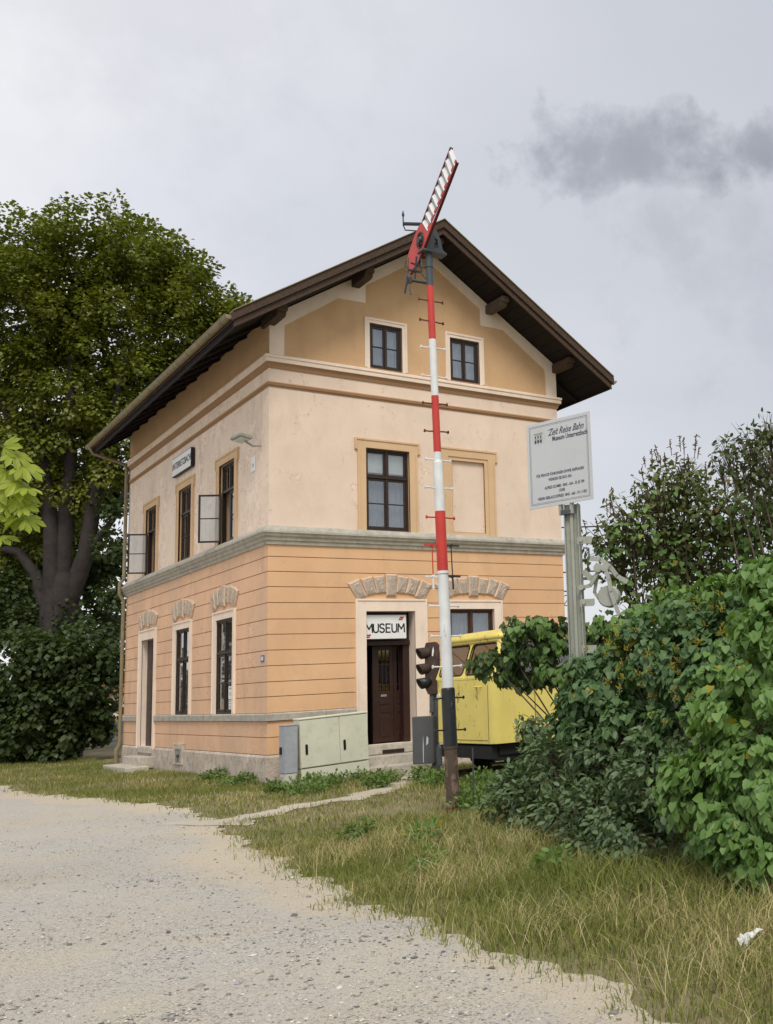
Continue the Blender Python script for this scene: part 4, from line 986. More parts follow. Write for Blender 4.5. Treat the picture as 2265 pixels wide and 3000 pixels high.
mb = MB(); mb.prism([(-.16, .0), (.14, .0), (.07, .26), (.0, .26)], SF, -.12, .08); mb.build('foot', 'signal_grey', ls, bevel=.006)
mb = MB(); mb.prism([(-.42, -.03), (.22, -.03), (.22, .05), (-.42, .05)], SF, -.3, .35); mb.build('base_slab', 'concrete_step', ls, bevel=.01)

# ================================================================== track and yellow rail trolley
plain('rail_steel', (.07, .045, .032), .7, .25, 8, .3, 40)
plain('sleeper_wood', (.07, .055, .042), .9, .3, 5, .5, 20)
trk = tag(bpy.data.objects.new('railway_track', None), 'short length of rusty track under the yellow trolley', 'track'); COL.objects.link(trk); trk.location = (4, -4.1, 0)
for y in (-4.82, -3.385):
    mb = MB(); mb.prism([(-.06, .05), (.06, .05), (.055, .065), (.012, .075), (.012, .14), (.034, .15), (.034, .18), (-.034, .18), (-.034, .15), (-.012, .14), (-.012, .075), (-.055, .065)], lambda a, b, d: Vector((d, y+a, b)), 2.0, 9.5); mb.build('rail', 'rail_steel', trk)
x = 2.4
while x < 9.4:
    mb = MB(); mb.box(x-.11, x+.11, -5.3, -2.9, -.1, .05); mb.build('sleeper', 'sleeper_wood', trk, bevel=.01); x += .65
def yellow(name):
    n = NT(name); c = (.72, .58, .14)
    v = n.noise(1.6, 5, .55); col = n.mix(n.ramp(v, [(.3, 0.), (.7, 1.)]), (.68, .56, .15), (.80, .66, .17))
    ch = n.noise(7, 9, .74, .5, n.mapped((1, 1, .4))); m = n.ramp(ch, [(.595, 0.), (.615, 1.)])
    runs = n.ramp(n.noise(9, 5, .6, .2, n.mapped((1.5, 1.5, .16), (2, 5, 1))), [(.60, 0.), (.75, 1.)])
    col = n.mix(n.math('MULTIPLY', runs, .28), col, (.42, .30, .10)); col = n.mix(n.math('MULTIPLY', m, .85), col, (.14, .075, .03))
    n.bump(n.math('ADD', n.noise(30, 3, .5), n.math('MULTIPLY', m, -1.5)), .2, .005); return n.fin(col, .5, 0, .4)
yellow('trolley_yellow'); plain('trolley_dark', (.014, .014, .015), .75, .3, 6, .3, 40); plain('rubber', (.012, .011, .010), .6, .2, 10, 0)
plain('rust_seam', (.16, .10, .04), .8, .3, 20, .3, 60)
tr = thing('rail_trolley', (3.7, -4.12, .1), 'weathered yellow rail trolley cab standing between the signal mast and the bushes', 'rail vehicle')
X0, X1, Y0, Y1 = 2.13, 5.25, -5.2, -3.04
ZB, ZW, ZT = .70, 1.83, 2.56
out = rrect(X0, X1, Y0, Y1, .16, 6)
mb = MB(); mb.prism(out, lambda a, b, d: Vector((a, b, d)), ZB, ZW); body = mb.build('body', 'trolley_yellow', tr, bevel=.006)
mb = MB(); mb.prism(rrect(X0-.004, X1+.004, Y0-.004, Y1+.004, .16, 6), lambda a, b, d: Vector((a, b, d)), ZW+.002, ZW+.05); mb.build('belt_rail', 'trolley_yellow', tr, bevel=.012)
rake = .24
bot = dict(L=X0+.02, R=X1-.02, N=Y0+.015, F=Y1-.015); top = dict(L=X0+.02+rake, R=X1-.02-rake*.6, N=Y0+.09, F=Y1-.09)
def quadmap(A, B, C_, D): return lambda a, b, d: (A*(1-a)+B*a)*(1-b)+(D*(1-a)+C_*a)*b
zb, zt = ZW+.05, ZT
c_ = lambda dct, x, y, z: Vector((dct[x], dct[y], z))
faces = {'front': ((c_(bot, 'L', 'F', zb), c_(bot, 'L', 'N', zb), c_(top, 'L', 'N', zt), c_(top, 'L', 'F', zt)), [(.045, .475, .06, .87), (.525, .955, .06, .87)]),
         'near': ((c_(bot, 'L', 'N', zb), c_(bot, 'R', 'N', zb), c_(top, 'R', 'N', zt), c_(top, 'L', 'N', zt)), [(.04, .32, .05, .86), (.36, .64, .05, .86), (.68, .96, .05, .86)]),
         'far': ((c_(bot, 'R', 'F', zb), c_(bot, 'L', 'F', zb), c_(top, 'L', 'F', zt), c_(top, 'R', 'F', zt)), [(.04, .32, .05, .86), (.36, .64, .05, .86), (.68, .96, .05, .86)]),
         'rear': ((c_(bot, 'R', 'N', zb), c_(bot, 'R', 'F', zb), c_(top, 'R', 'F', zt), c_(top, 'R', 'N', zt)), [(.045, .475, .06, .87), (.525, .955, .06, .87)])}
for nm, (cs, hs) in faces.items():
    fm = quadmap(*cs); wlen = (cs[1]-cs[0]).length; hh = (cs[3]-cs[0]).length
    nrm = (cs[1]-cs[0]).cross(cs[3]-cs[0]).normalized()
    def fm2(a, b, d, fm=fm, nrm=nrm): return fm(a, b, 0)+nrm*d
    hol = []
    for a0, a1, b0, b1 in hs:
        rr_ = rrect(a0*wlen, a1*wlen, b0*hh, b1*hh, .09, 4); hol.append([(p/wlen, q/hh) for p, q in rr_])
    mb = MB(); mb.prism(rect(0, 1, 0, 1), fm2, -.03, 0, holes=hol); cw = mb.build('cab_wall', 'trolley_yellow', tr)
    for h in hol:
        mb = MB(); mb.tube([fm2(a, b, .004) for a, b in h+h[:1]], .013, 5, cap=False); mb.build('window_seal', 'rubber', cw, smooth=True)
        mb = MB(); mb.sheet(h, fm2, -.015); mb.build('pane', 'glass_dark', cw, recalc=False)
for x_, y_ in (('L', 'N'), ('L', 'F'), ('R', 'N'), ('R', 'F')):
    mb = MB(); p, q = c_(bot, x_, y_, zb-.03), c_(top, x_, y_, zt+.02); o_ = Vector((.05 if x_ == 'L' else -.05, .05 if y_ == 'N' else -.05, 0))
    mb.tube([p+o_, q+o_], .066, 14); mb.build('corner_post', 'trolley_yellow', tr, smooth=True)
# crowned roof
rx0, rx1, ry0, ry1 = top['L']-.07, top['R']+.07, top['N']-.05, top['F']+.05
mb = MB(); ro = rrect(rx0, rx1, ry0, ry1, .14, 5); n_ = len(ro); vs = []
rc = Vector(((rx0+rx1)/2, (ry0+ry1)/2))
rings = ((1.0, ZT-.02), (1.008, ZT+.02), (.995, ZT+.055), (.955, ZT+.10), (.86, ZT+.145), (.6, ZT+.19), (.25, ZT+.205))
for s_, z_ in rings:
    for a, b in ro: vs.append((rc.x+(a-rc.x)*(s_ if s_ > .9 else s_), rc.y+(b-rc.y)*s_, z_))
fs = [(j*n_+k, j*n_+(k+1) % n_, (j+1)*n_+(k+1) % n_, (j+1)*n_+k) for j in range(len(rings)-1) for k in range(n_)]+[tuple((len(rings)-1)*n_+k for k in range(n_)), tuple(reversed(range(n_)))]
mb.add(vs, fs); mb.build('roof', 'trolley_yellow', tr, smooth=True)
mb = MB(); mb.prism(rrect(rx0+.015, rx1-.015, ry0+.015, ry1-.015, .13, 5), lambda a, b, d: Vector((a, b, d)), ZT-.055, ZT-.022); mb.build('rain_lip', 'trolley_yellow', tr)
# panel seams, handle, step lettering free
mb = MB(); mb.box(2.99, 3.003, Y0-.004, Y0+.01, ZB+.01, ZW); mb.box(4.1, 4.113, Y0-.004, Y0+.01, ZB+.01, ZW); mb.build('panel_seam', 'rust_seam', body)
mb = MB(); mb.box(X0-.004, X0+.01, -5.03, -5.02, ZB+.02, ZW-.1); mb.box(X0-.004, X0+.01, -4.98, -3.45, ZB+.055, ZB+.066); mb.build('panel_seam', 'rust_seam', body)
mb = MB(); mb.tube([(X0-.0, -4.62, 1.70), (X0-.05, -4.62, 1.70), (X0-.05, -4.80, 1.70), (X0, -4.80, 1.70)], .016, 6); mb.build('door_handle', 'trolley_yellow', body)
for y_ in (-3.20,):
    mb = MB(); mb.tube([(X0-.02, y_, 1.56), (X0+.02, y_, 1.56)], [.05, .06], 14); mb.build('lamp', 'sign_grey', body)
# under-frame and running gear
mb = MB(); mb.box(X0+.18, X1-.18, Y0+.12, Y1-.12, .50, ZB-.002); mb.build('underframe', 'trolley_dark', tr)
for y_ in (Y0+.16, Y1-.24):
    mb = MB(); mb.box(X0+.1, X1-.1, y_, y_+.08, .40, .58); mb.build('frame_beam', 'trolley_dark', tr)
mb = MB(); mb.box(X0+.02, X0+.16, Y0+.15, Y1-.15, .44, .66); mb.build('buffer_beam', 'trolley_dark', tr)
mb = MB(); mb.prism([(-.08, .28), (.06, .28), (.08, .45), (.07, .62), (.0, .68), (-.07, .62)], lambda a, b, d: Vector((X0-.12+d, -3.35+a, b)), 0, .05); mb.build('rail_guard', 'mast_darkgrey', tr, bevel=.01)
for wx in (2.95, 4.45):
    mb = MB(); mb.tube([(wx, -5.0, .46), (wx, -3.2, .46)], .04, 8); mb.build('axle', 'trolley_dark', tr)
    for wy, sgn in ((-4.82, -1), (-3.385, 1)):
        mb = MB(); mb.tube([(wx, wy-sgn*.05, .46), (wx, wy-sgn*.04, .46), (wx, wy-sgn*.03, .46), (wx, wy+sgn*.06, .46)], [.31, .31, .28, .275], 24); mb.build('wheel', 'trolley_dark', tr)
        mb = MB(); mb.box(wx-.11, wx+.11, wy+sgn*.10-.06, wy+sgn*.10+.06, .36, .56); mb.build('axle_box', 'trolley_dark', tr, bevel=.01)
mb = MB(); mb.beam((2.2, -4.95, .36), (3.9, -4.95, .33), .03, .03); mb.beam((2.55, -4.9, .62), (2.55, -4.9, .30), .05, .09, (0, 1, 0)); mb.build('brake_rod', 'trolley_dark', tr)

# ================================================================== vegetation
def leaf_mat(name, c1, c2, c3=None, trans=.3, rough=.45, spec=.3):
    n = NT(name); n.N.remove(n.bsdf)
    oi = n.N.new('ShaderNodeObjectInfo')
    r = n.math('FRACT', n.math('ADD', n.geo.outputs['Random Per Island'], n.math('MULTIPLY', oi.outputs['Random'], 3.7)))
    big = n.noise(1.3, 3, .5)
    f = n.math('ADD', n.math('MULTIPLY', r, .6), n.math('MULTIPLY', n.ramp(big, [(.3, 0.), (.7, 1.)]), .4))
    col = n.mix(f, c1, c2)
    if c3: col = n.mix(n.ramp(r, [(.984, 0.), (.990, 1.)]), col, c3)
    d = n.N.new('ShaderNodeBsdfPrincipled'); n.link(col, d.inputs['Base Color']); d.inputs['Roughness'].default_value = rough; d.inputs['Specular IOR Level'].default_value = spec
    t = n.N.new('ShaderNodeBsdfTranslucent'); n.link(n.mix(1., col, (1.35, 1.45, .5), 'MULTIPLY'), t.inputs[0])
    m = n.N.new('ShaderNodeMixShader'); m.inputs[0].default_value = trans; n.link(d.outputs[0], m.inputs[1]); n.link(t.outputs[0], m.inputs[2]); n.link(m.outputs[0], n.out.inputs[0])
    MATS[name] = n.m
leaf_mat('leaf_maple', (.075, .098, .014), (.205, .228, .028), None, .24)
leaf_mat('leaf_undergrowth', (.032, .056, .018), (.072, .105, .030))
leaf_mat('leaf_lilac_bright', (.110, .205, .055), (.190, .305, .085), (.33, .27, .03), .3)
leaf_mat('leaf_lilac', (.070, .135, .055), (.130, .215, .080), (.35, .26, .03), .25)
leaf_mat('leaf_ovate', (.095, .145, .072), (.165, .225, .105), None, .2)
leaf_mat('leaf_lilac_old', (.070, .100, .032), (.140, .165, .050), (.20, .10, .03), .25)
leaf_mat('leaf_small', (.060, .082, .030), (.110, .135, .045), None, .2)
leaf_mat('leaf_shade', (.052, .090, .032), (.100, .145, .046), None, .22)
leaf_mat('leaf_chestnut', (.19, .25, .03), (.34, .39, .05), None, .35)
leaf_mat('leaf_weed', (.095, .165, .045), (.175, .255, .07), None, .25)
leaf_mat('leaf_far', (.07, .11, .03), (.12, .16, .05), None, .2)
plain('bark', (.042, .035, .032), .95, .3, 4, .8, 18, dist=.03)
plain('twig', (.11, .085, .06), .9, .3, 8, .3, 40)
plain('seed_head', (.12, .075, .035), .9, .35, 20, .3, 60)
plain('flower_yellow', (.30, .24, .03), .8, .3, 20, .2, 60)
T_HEART = (np.array([(0, 0, 0), (0, .5, -.05), (0, 1, -.14), (-.40, -.04, .05), (-.47, .34, .07), (-.27, .72, -.01), (.40, -.04, .05), (.47, .34, .07), (.27, .72, -.01)]),
           np.array([(0, 3, 4), (0, 4, 1), (1, 4, 5), (1, 5, 2), (0, 7, 6), (0, 1, 7), (1, 8, 7), (1, 2, 8)]))
T_OVATE = (np.array([(0, 0, 0), (0, .5, -.04), (0, 1, -.10), (-.17, .12, .03), (-.29, .45, .05), (-.18, .80, -.02), (.17, .12, .03), (.29, .45, .05), (.18, .80, -.02)]), T_HEART[1])
T_QUAD = (np.array([(0, 0, 0), (-.46, .5, .10), (0, 1, -.08), (.46, .5, .10)]), np.array([(0, 1, 2), (0, 2, 3)]))
def unit(v): return v/np.maximum(np.linalg.norm(v, axis=-1, keepdims=True), 1e-6)
def leaf_frames(P, out, droop, upb, jit=.5):
    n = len(P); tip = unit(out*.55+np.array([0, 0, -droop])+rng.normal(0, jit, (n, 3))*.6)
    nor = out*.55+np.array([0, 0, upb])+rng.normal(0, jit, (n, 3))*.55
    nor = unit(nor-tip*np.sum(nor*tip, -1, keepdims=True)); side = np.cross(tip, nor)
    return side, tip, nor
def leaves_mesh(name, P, fr, size, tpl, mat, parent, **kw):
    tv, tf = tpl; side, tip, nor = fr; n = len(P)
    V = P[:, None, :]+size[:, None, None]*(tv[None, :, 0:1]*side[:, None, :]+tv[None, :, 1:2]*tip[:, None, :]+tv[None, :, 2:3]*nor[:, None, :])
    F = tf[None]+(np.arange(n)*len(tv))[:, None, None]
    return fast(name, V.reshape(-1, 3), F.reshape(-1, 3), mat, parent, smooth=len(tv) > 4, **kw)
def clumpify(blobs, k, r0, r1):
    out = []
    for (x, y, z, r) in blobs:
        c = np.array([x, y, z])
        for q in range(int(k*r*r)+4):
            d = unit(rng.normal(0, 1, 3)); p = c+d*r*rng.uniform(.5, 1.02)*np.array([1, 1, .95]); out.append((*p, rng.uniform(r0, r1), d))
    return out
def sample_blobs(blobs, dens, fill=.45, zmin=.02, lump=0.35, yscale=1.0):
    P, O = [], []
    for (x, y, z, r, *pd) in blobs:
        n = int(dens*4*math.pi*r*r); d = unit(rng.normal(0, 1, (n, 3)))
        # lumpy surface: radius depends on direction
        k = unit(rng.normal(0, 1, (7, 3))); lumpv = np.max(d@k.T, axis=1)
        rad = r*(1-lump+lump*lumpv**3*1.6)*(1-fill*rng.random(n)**1.6)
        p = np.array([x, y, z])+d*rad[:, None]*np.array([1, 1, .92]); P.append(p); O.append(unit(d*.55+pd[0]*.75) if pd else d)
    P = np.concatenate(P); O = np.concatenate(O); m = P[:, 2] > zmin
    return P[m], O[m]
TPLMESH = {}
def tpl_mesh(key, tpl, mat):
    if key not in TPLMESH:
        me = bpy.data.meshes.new('leaf'); me.from_pydata([tuple(v) for v in tpl[0]], [], [tuple(int(i) for i in f) for f in tpl[1]]); me.materials.append(MATS[mat]); me.polygons.foreach_set('use_smooth', [True]*len(me.polygons)); TPLMESH[key] = me
    return TPLMESH[key]
CAMN = np.array(CAM)
def shrub(name, blobs, base, label, cat, mat, tpl, dens, size, droop=.6, upb=.5, jit=.5, n_obj=300, fill=.45, group=None, twigs=2, stem_r=.02, leaf_name='leaf', lump=.35, zmin=.02, clump=None):
    root = thing(name, (base[0], base[1], 0), label, cat, group)
    P, O = sample_blobs(clumpify(blobs, *clump) if clump else blobs, dens, fill, zmin, lump)
    fr = leaf_frames(P, O, droop, upb, jit); sz = rng.uniform(size*.62, size*1.2, len(P))
    vis = (O@unit((CAMN-P).mean(0)))        # leaves on the camera side show largest
    score = np.linalg.norm(P-CAMN, axis=1)-1.2*np.sum(O*unit(CAMN-P), -1)-sz*6
    order = np.argsort(score); ind = order[:n_obj] if n_obj else order[:0]
    rest = np.ones(len(P), bool); rest[ind] = False
    if n_obj:
        me = tpl_mesh(name, tpl, mat); b = np.array(wt(root))
        for i in ind:
            o = bpy.data.objects.new(leaf_name, me); COL.objects.link(o); o.parent = root
            m = Matrix((fr[0][i], fr[1][i], fr[2][i])).transposed(); s_ = float(sz[i])
            o.matrix_basis = Matrix.Translation(Vector(P[i]-b)) @ m.to_4x4() @ Matrix.Scale(s_, 4)
    leaves_mesh('foliage', P[rest], tuple(f[rest] for f in fr), sz[rest], tpl, mat, root, kind='stuff')
    # stems from the base into each blob, with twigs
    mb = MB(); tw = MB()
    for (x, y, z, r) in blobs:
        b0 = Vector((base[0]+random.uniform(-.25, .25), base[1]+random.uniform(-.25, .25), -.05)); c = Vector((x, y, z)); mid = b0.lerp(c, .55)+Vector((random.uniform(-.12, .12), random.uniform(-.12, .12), .12))
        mb.tube([b0, mid, c], [stem_r, stem_r*.7, stem_r*.35], 6)
        for k in range(int(twigs*6)):
            d = Vector(rng.normal(0, 1, 3)).normalized(); e = c+Vector((d.x, d.y, d.z*.9+.15))*r*random.uniform(.75, 1.08); m2 = c.lerp(e, .5)+Vector(rng.normal(0, .05, 3))*r
            tw.tube([c.lerp(mid, random.random()*.3), m2, e], [stem_r*.3, stem_r*.2, stem_r*.08], 4, cap=False)
    mb.build('stems', 'twig', root, smooth=True, recalc=False); tw.build('twigs', 'twig', root, recalc=False, kind='stuff')
    return root
BL_ = {
'bright_lilac':[(-1.26,-14.79,0.95,0.42),(-1.18,-15.07,1.30,0.40),(-1.32,-14.45,0.80,0.30),(-1.34,-15.04,0.56,0.42),(-1.10,-14.51,1.47,0.25),(-1.01,-14.90,1.75,0.32),(-0.93,-15.04,2.11,0.26),(-0.80,-14.98,2.55,0.20),(-1.32,-14.66,0.53,0.30),(-1.41,-15.04,0.21,0.28),(-1.21,-15.20,0.82,0.40),(-1.36,-15.38,0.39,0.35),(-1.13,-14.80,1.13,0.30)],
'ovate_shrub':[(-0.42,-10.16,0.40,0.36),(-0.56,-10.81,0.38,0.46),(-0.83,-11.88,0.31,0.55),(-1.04,-12.75,0.30,0.55),(-1.09,-13.35,0.26,0.45),(-0.65,-12.61,0.65,0.55),(-0.54,-11.42,0.76,0.50),(-0.44,-11.94,0.99,0.45),(-0.78,-13.32,0.76,0.45),(-0.42,-10.77,0.80,0.30),(-1.25,-12.52,0.02,0.33),(-1.22,-13.19,-0.01,0.33),(-1.15,-13.81,0.16,0.30),(-0.50,-10.03,0.19,0.30),(-0.37,-10.36,1.22,0.11),(-0.74,-11.14,0.22,0.40)],
'mid_lilac':[(-0.47,-11.67,1.52,0.32),(-0.44,-11.42,1.21,0.26),(-0.39,-11.87,1.73,0.38),(-0.54,-11.93,1.36,0.40),(-0.14,-12.25,1.96,0.45),(-0.31,-12.54,1.45,0.50),(-0.25,-12.88,1.66,0.45),(-0.45,-13.28,1.18,0.42),(0.07,-12.99,2.14,0.40),(0.01,-13.41,1.90,0.40),(0.15,-13.59,2.20,0.40),(-0.49,-12.33,1.14,0.40),(-0.21,-13.30,1.61,0.40),(0.30,-13.76,2.43,0.40)],
'tall_lilac':[(1.81,-9.22,3.64,0.50),(1.91,-9.61,3.89,0.50),(2.38,-9.70,4.36,0.55),(2.77,-9.81,4.58,0.50),(2.43,-9.34,3.65,0.70),(2.87,-9.64,3.99,0.80),(3.20,-10.06,4.10,0.75),(3.26,-10.68,3.71,0.80),(3.04,-9.78,3.36,0.75),(2.38,-9.83,3.09,0.50),(3.22,-10.52,3.08,0.75),(3.43,-10.89,4.03,0.50),(2.00,-9.28,3.19,0.40),(2.09,-9.53,2.77,0.35),(2.87,-9.29,3.57,0.60)],
'small_leaf_tree':[(2.24,-11.35,4.68,0.27),(2.48,-11.57,4.76,0.38),(2.55,-11.84,4.52,0.42),(2.65,-11.74,4.93,0.27),(2.47,-11.48,4.35,0.33),(2.75,-11.67,4.20,0.45),(2.32,-11.12,4.50,0.15)],
'low_branch':[(0.71,-7.49,2.12,0.20),(0.89,-7.79,2.25,0.26),(1.11,-8.12,2.33,0.30),(1.29,-8.40,2.36,0.33),(0.93,-7.61,1.88,0.25),(1.19,-7.97,1.93,0.30),(1.31,-8.47,1.98,0.30),(1.40,-8.72,1.75,0.22),(1.58,-9.03,2.36,0.27),(1.77,-9.18,2.35,0.27),(1.38,-8.62,2.44,0.28),(1.17,-8.22,2.55,0.15),(0.94,-8.01,2.49,0.15)],
}
shrub('lilac_bush', BL_['bright_lilac'], (-1.05, -14.95), 'bright green lilac bush with large heart leaves at the right edge', 'bush', 'leaf_lilac_bright', T_HEART, 240, .083, droop=.85, upb=.35, clump=(66, .12, .20), fill=.6)
shrub('shrub', BL_['ovate_shrub'], (-.75, -12.0), 'dusty green shrub with small pointed leaves spreading over the verge', 'bush', 'leaf_ovate', T_OVATE, 210, .085, droop=.25, upb=.6, clump=(60, .12, .20), fill=.6)
shrub('lilac_bush', BL_['mid_lilac'], (-.15, -12.4), 'darker green lilac bush around the foot of the information board post', 'bush', 'leaf_lilac', T_HEART, 230, .082, droop=.8, upb=.4, clump=(62, .12, .20), fill=.6)
shrub('lilac_bush', [(.12, -11.78, 2.45, .20), (.16, -12.18, 2.28, .30), (.09, -12.70, 2.49, .25), (.13, -13.13, 2.58, .20), (-.05, -12.0, 2.1, .22)], (.2, -12.5), 'young light green lilac shoots standing up behind the darker lilac', 'bush', 'leaf_lilac_bright', T_HEART, 200, .088, droop=.9, upb=.35, clump=(60, .10, .16), fill=.6, n_obj=250)
shrub('lilac_bush', BL_['tall_lilac'], (2.6, -9.8), 'tall olive green lilac with bare twigs and seed heads behind the post', 'bush', 'leaf_lilac_old', T_HEART, 85, .085, droop=.5, upb=.5, fill=.7, twigs=5, stem_r=.03)
shrub('sapling_tree', BL_['small_leaf_tree'], (2.9, -11.9), 'small-leaved young tree rising above the lilac at the right edge', 'tree', 'leaf_small', T_OVATE, 80, .098, droop=.35, upb=.5, fill=.8, twigs=4, n_obj=300)
shrub('lilac_bush', BL_['low_branch'], (1.75, -9.0), 'overhanging lilac branches with dark leaves in front of the yellow trolley', 'bush', 'leaf_shade', T_HEART, 110, .105, droop=1.1, upb=.2, fill=.6, clump=(50, .10, .16))
# hidden lower growth that carries the hedge down to the ground behind the front bushes
shrub('hedge', [(1.9, -9.3, 2.1, .6), (1.8, -9.4, 1.2, .65), (1.9, -9.5, .5, .65), (2.9, -10.2, 2.3, .85), (2.9, -10.3, 1.2, .9), (1.0, -11.2, 1.0, .6), (.9, -11.6, .5, .6), (1.6, -12.2, 1.6, .8), (1.3, -13.2, .9, .9), (.9, -14.6, 1.4, .9), (.1, -14.5, .7, .6), (.9, -15.8, .8, .8), (1.2, -14.3, 2.4, .7)],
      (1.6, -11.6), 'dense dark green undergrowth filling the gap behind the lilac bushes', 'bush', 'leaf_lilac', T_QUAD, 120, .10, droop=.5, n_obj=0, twigs=1)
# seed heads on top of the tall lilac
sh = MB()
for k in range(60):
    x, y, z, r = random.choice(BL_['tall_lilac'][:7]); d = Vector(rng.normal(0, 1, 3)).normalized(); d.z = abs(d.z)+.35; d.normalize(); p = Vector((x, y, z))+d*r*.92; q = p+Vector((d.x*.3, d.y*.3, 1)).normalized()*random.uniform(.16, .30)
    sh.tube([p, q], [.006, .003], 4)
    for j in range(12):
        t = p.lerp(q, .35+.65*j/12); e = t+Vector(rng.normal(0, .022, 3)); sh.tube([t, e], [.010, .004], 4)
sh.build('seed_heads', 'seed_head', [o for o in bpy.data.objects if o.get('label', '').startswith('tall olive')][0], kind='stuff', recalc=False)
fl = MB()
for k in range(90):
    x, y, z, r = random.choice(BL_['mid_lilac'][4:11]+BL_['mid_lilac'][:3]); d = Vector(rng.normal(0, 1, 3)).normalized(); d.z = abs(d.z)+.2
    tc_ = Vector(CAM)-Vector((x, y, z)); d = (d.normalized()+tc_.normalized()*.8).normalized(); p = Vector((x, y, z))+d*r*.95
    for j in range(14):
        e = p+Vector(rng.normal(0, .022, 3))+Vector((0, 0, .035)); fl.tube([p.lerp(e, .6), e], [.003, .006], 4)
fl.build('seed_clusters', 'flower_yellow', [o for o in bpy.data.objects if o.get('label', '').startswith('darker green')][0], kind='stuff', recalc=False)

# ---- the big tree behind the station
CROWN = [(-2.21,18.86,18.66,1.74),(-1.10,17.94,18.70,1.85),(0.03,17.06,18.51,1.85),(1.00,16.40,17.85,1.74),(1.79,15.91,17.09,1.64),(2.58,15.42,16.33,1.53),(3.09,15.13,15.70,1.42),(3.47,14.87,15.44,0.98),(2.97,15.47,14.53,1.42),(2.12,16.13,14.71,1.85),(0.95,16.92,15.49,2.18),(-0.30,17.80,16.17,2.40),(-1.70,18.93,16.26,2.40),(-2.67,19.59,16.92,2.18),(-3.55,20.18,17.57,2.07),(-3.37,20.64,14.60,2.18),(-2.03,19.68,13.92,2.18),(-0.63,18.55,13.83,2.18),(0.62,17.65,13.27,1.85),(1.66,16.86,12.97,1.53),(2.48,16.11,13.38,1.31),(1.66,17.17,11.43,0.76),(-1.80,19.97,11.54,1.64),(-2.82,21.16,9.84,1.96),(-0.98,19.22,11.96,1.64),(0.14,18.32,11.89,1.42),(0.77,18.05,10.66,0.76),(-1.32,19.95,9.74,1.53),(-2.14,21.00,7.91,1.53),(-0.38,19.20,9.68,0.98),(-3.20,21.10,11.64,2.18),(-3.02,21.92,6.90,1.74)]
LOWB = [(1.12,18.50,7.10,0.76),(1.11,18.81,5.56,0.65),(1.02,19.20,4.03,0.76),(1.38,19.20,2.59,0.44),(0.89,18.39,8.53,0.55),(-1.85,21.15,6.00,1.09),(-1.12,20.82,4.65,1.09),(-0.09,20.00,4.58,0.98),(-2.50,21.99,4.50,1.31)]
BASE = [(-1.51,17.24,3.30,1.40),(-0.68,16.50,3.57,1.10),(-1.88,17.73,2.36,1.40),(-1.00,17.11,1.87,1.40),(-0.18,16.34,2.35,1.00),(-1.38,17.59,1.03,1.30),(-0.53,16.90,0.97,1.30),(-2.23,18.28,1.09,1.30),(0.05,16.37,1.26,0.80),(0.01,15.97,3.42,0.80),(-2.97,18.67,2.11,1.40),(-3.24,19.15,0.83,1.20)]
bt = thing('broadleaf_tree', (-.3, 20.3, 0), 'huge broadleaf tree with rounded crown behind the left end of the station', 'tree')
# break every big blob into smaller leaf clumps spread over its shell, also behind it
cl = []
for (x, y, z, r) in CROWN:
    c = np.array([x, y, z])
    for q in range(int(7.5*r*r)+3):
        d = unit(rng.normal(0, 1, 3)); cl.append((*(c+np.array([0, 0, -.55])+d*r*rng.uniform(.40, .80)+np.array([.62, .77, 0])*rng.uniform(-.2, 2.2)), rng.uniform(.36, .66)))
cl = [q for q in cl if not (q[1] < 13.2 and q[0] > -1.4)]
P, O = sample_blobs(cl, 44, .5, .3, .4)
O = unit(O*.7+unit(P-np.array([-.3, 19, 13]))*.5)
fr_ = leaf_frames(P, O, .25, 1.0, .40); leaves_mesh('crown', P, fr_, rng.uniform(.10, .185, len(P)), T_QUAD, 'leaf_maple', bt)
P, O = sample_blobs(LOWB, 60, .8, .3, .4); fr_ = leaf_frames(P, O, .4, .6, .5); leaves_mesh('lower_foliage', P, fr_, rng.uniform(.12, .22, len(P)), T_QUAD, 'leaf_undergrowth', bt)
mb = MB(); F0 = Vector((-.38, 20.02, 5.2))
mb.tube([(-.25, 20.35, -.2), (-.27, 20.3, 1.5), (-.32, 20.2, 3.5), F0, F0+Vector((.12, -.1, 1.2))], [.85, .68, .62, .62, .4], 14)
mb.build('trunk', 'bark', bt, smooth=True, recalc=False)
for pts, r0 in (([F0+Vector((.1, 0, -.4)), (.30, 19.5, 7.0), (.47, 18.9, 9.4), (.73, 18.1, 11.9), (1.2, 17.2, 14.2)], .36), ([F0+Vector((0, 0, -.2)), (-.35, 19.8, 7.8), (-.30, 19.4, 10.5), (-.5, 18.8, 14)], .38), ([F0+Vector((-.2, 0, -.2)), (-.75, 19.8, 7.8), (-1.1, 19.6, 10.3), (-1.7, 19.5, 14)], .34),
                ([F0+Vector((-.25, .1, -.8)), (-1.1, 20.5, 6.4), (-1.6, 20.7, 7.2), (-2.6, 21.4, 7.5), (-4.2, 22.5, 7.2)], .24), ([(.30, 19.5, 7.0), (1.0, 18.8, 8.2), (1.7, 17.9, 10.8)], .16), ([(.6, 18.5, 10.8), (1.6, 17.2, 12.6), (2.6, 16.1, 14)], .13), ([(-1.1, 19.6, 10.3), (-2.2, 20.2, 12.0), (-3.2, 20.5, 14.5)], .18), ([(.47, 18.9, 9.4), (.9, 18.2, 10.0), (1.5, 17.6, 10.2)], .07)):
    mb = MB(); n = len(pts); mb.tube(pts, [r0*(1-.72*i/(n-1)) for i in range(n)], 10); mb.build('limb', 'bark', bt, smooth=True, recalc=False)
bk = thing('broadleaf_tree', (-.6, 26.5, 0), 'dark shaded tree standing close behind the trunk of the huge tree', 'tree')
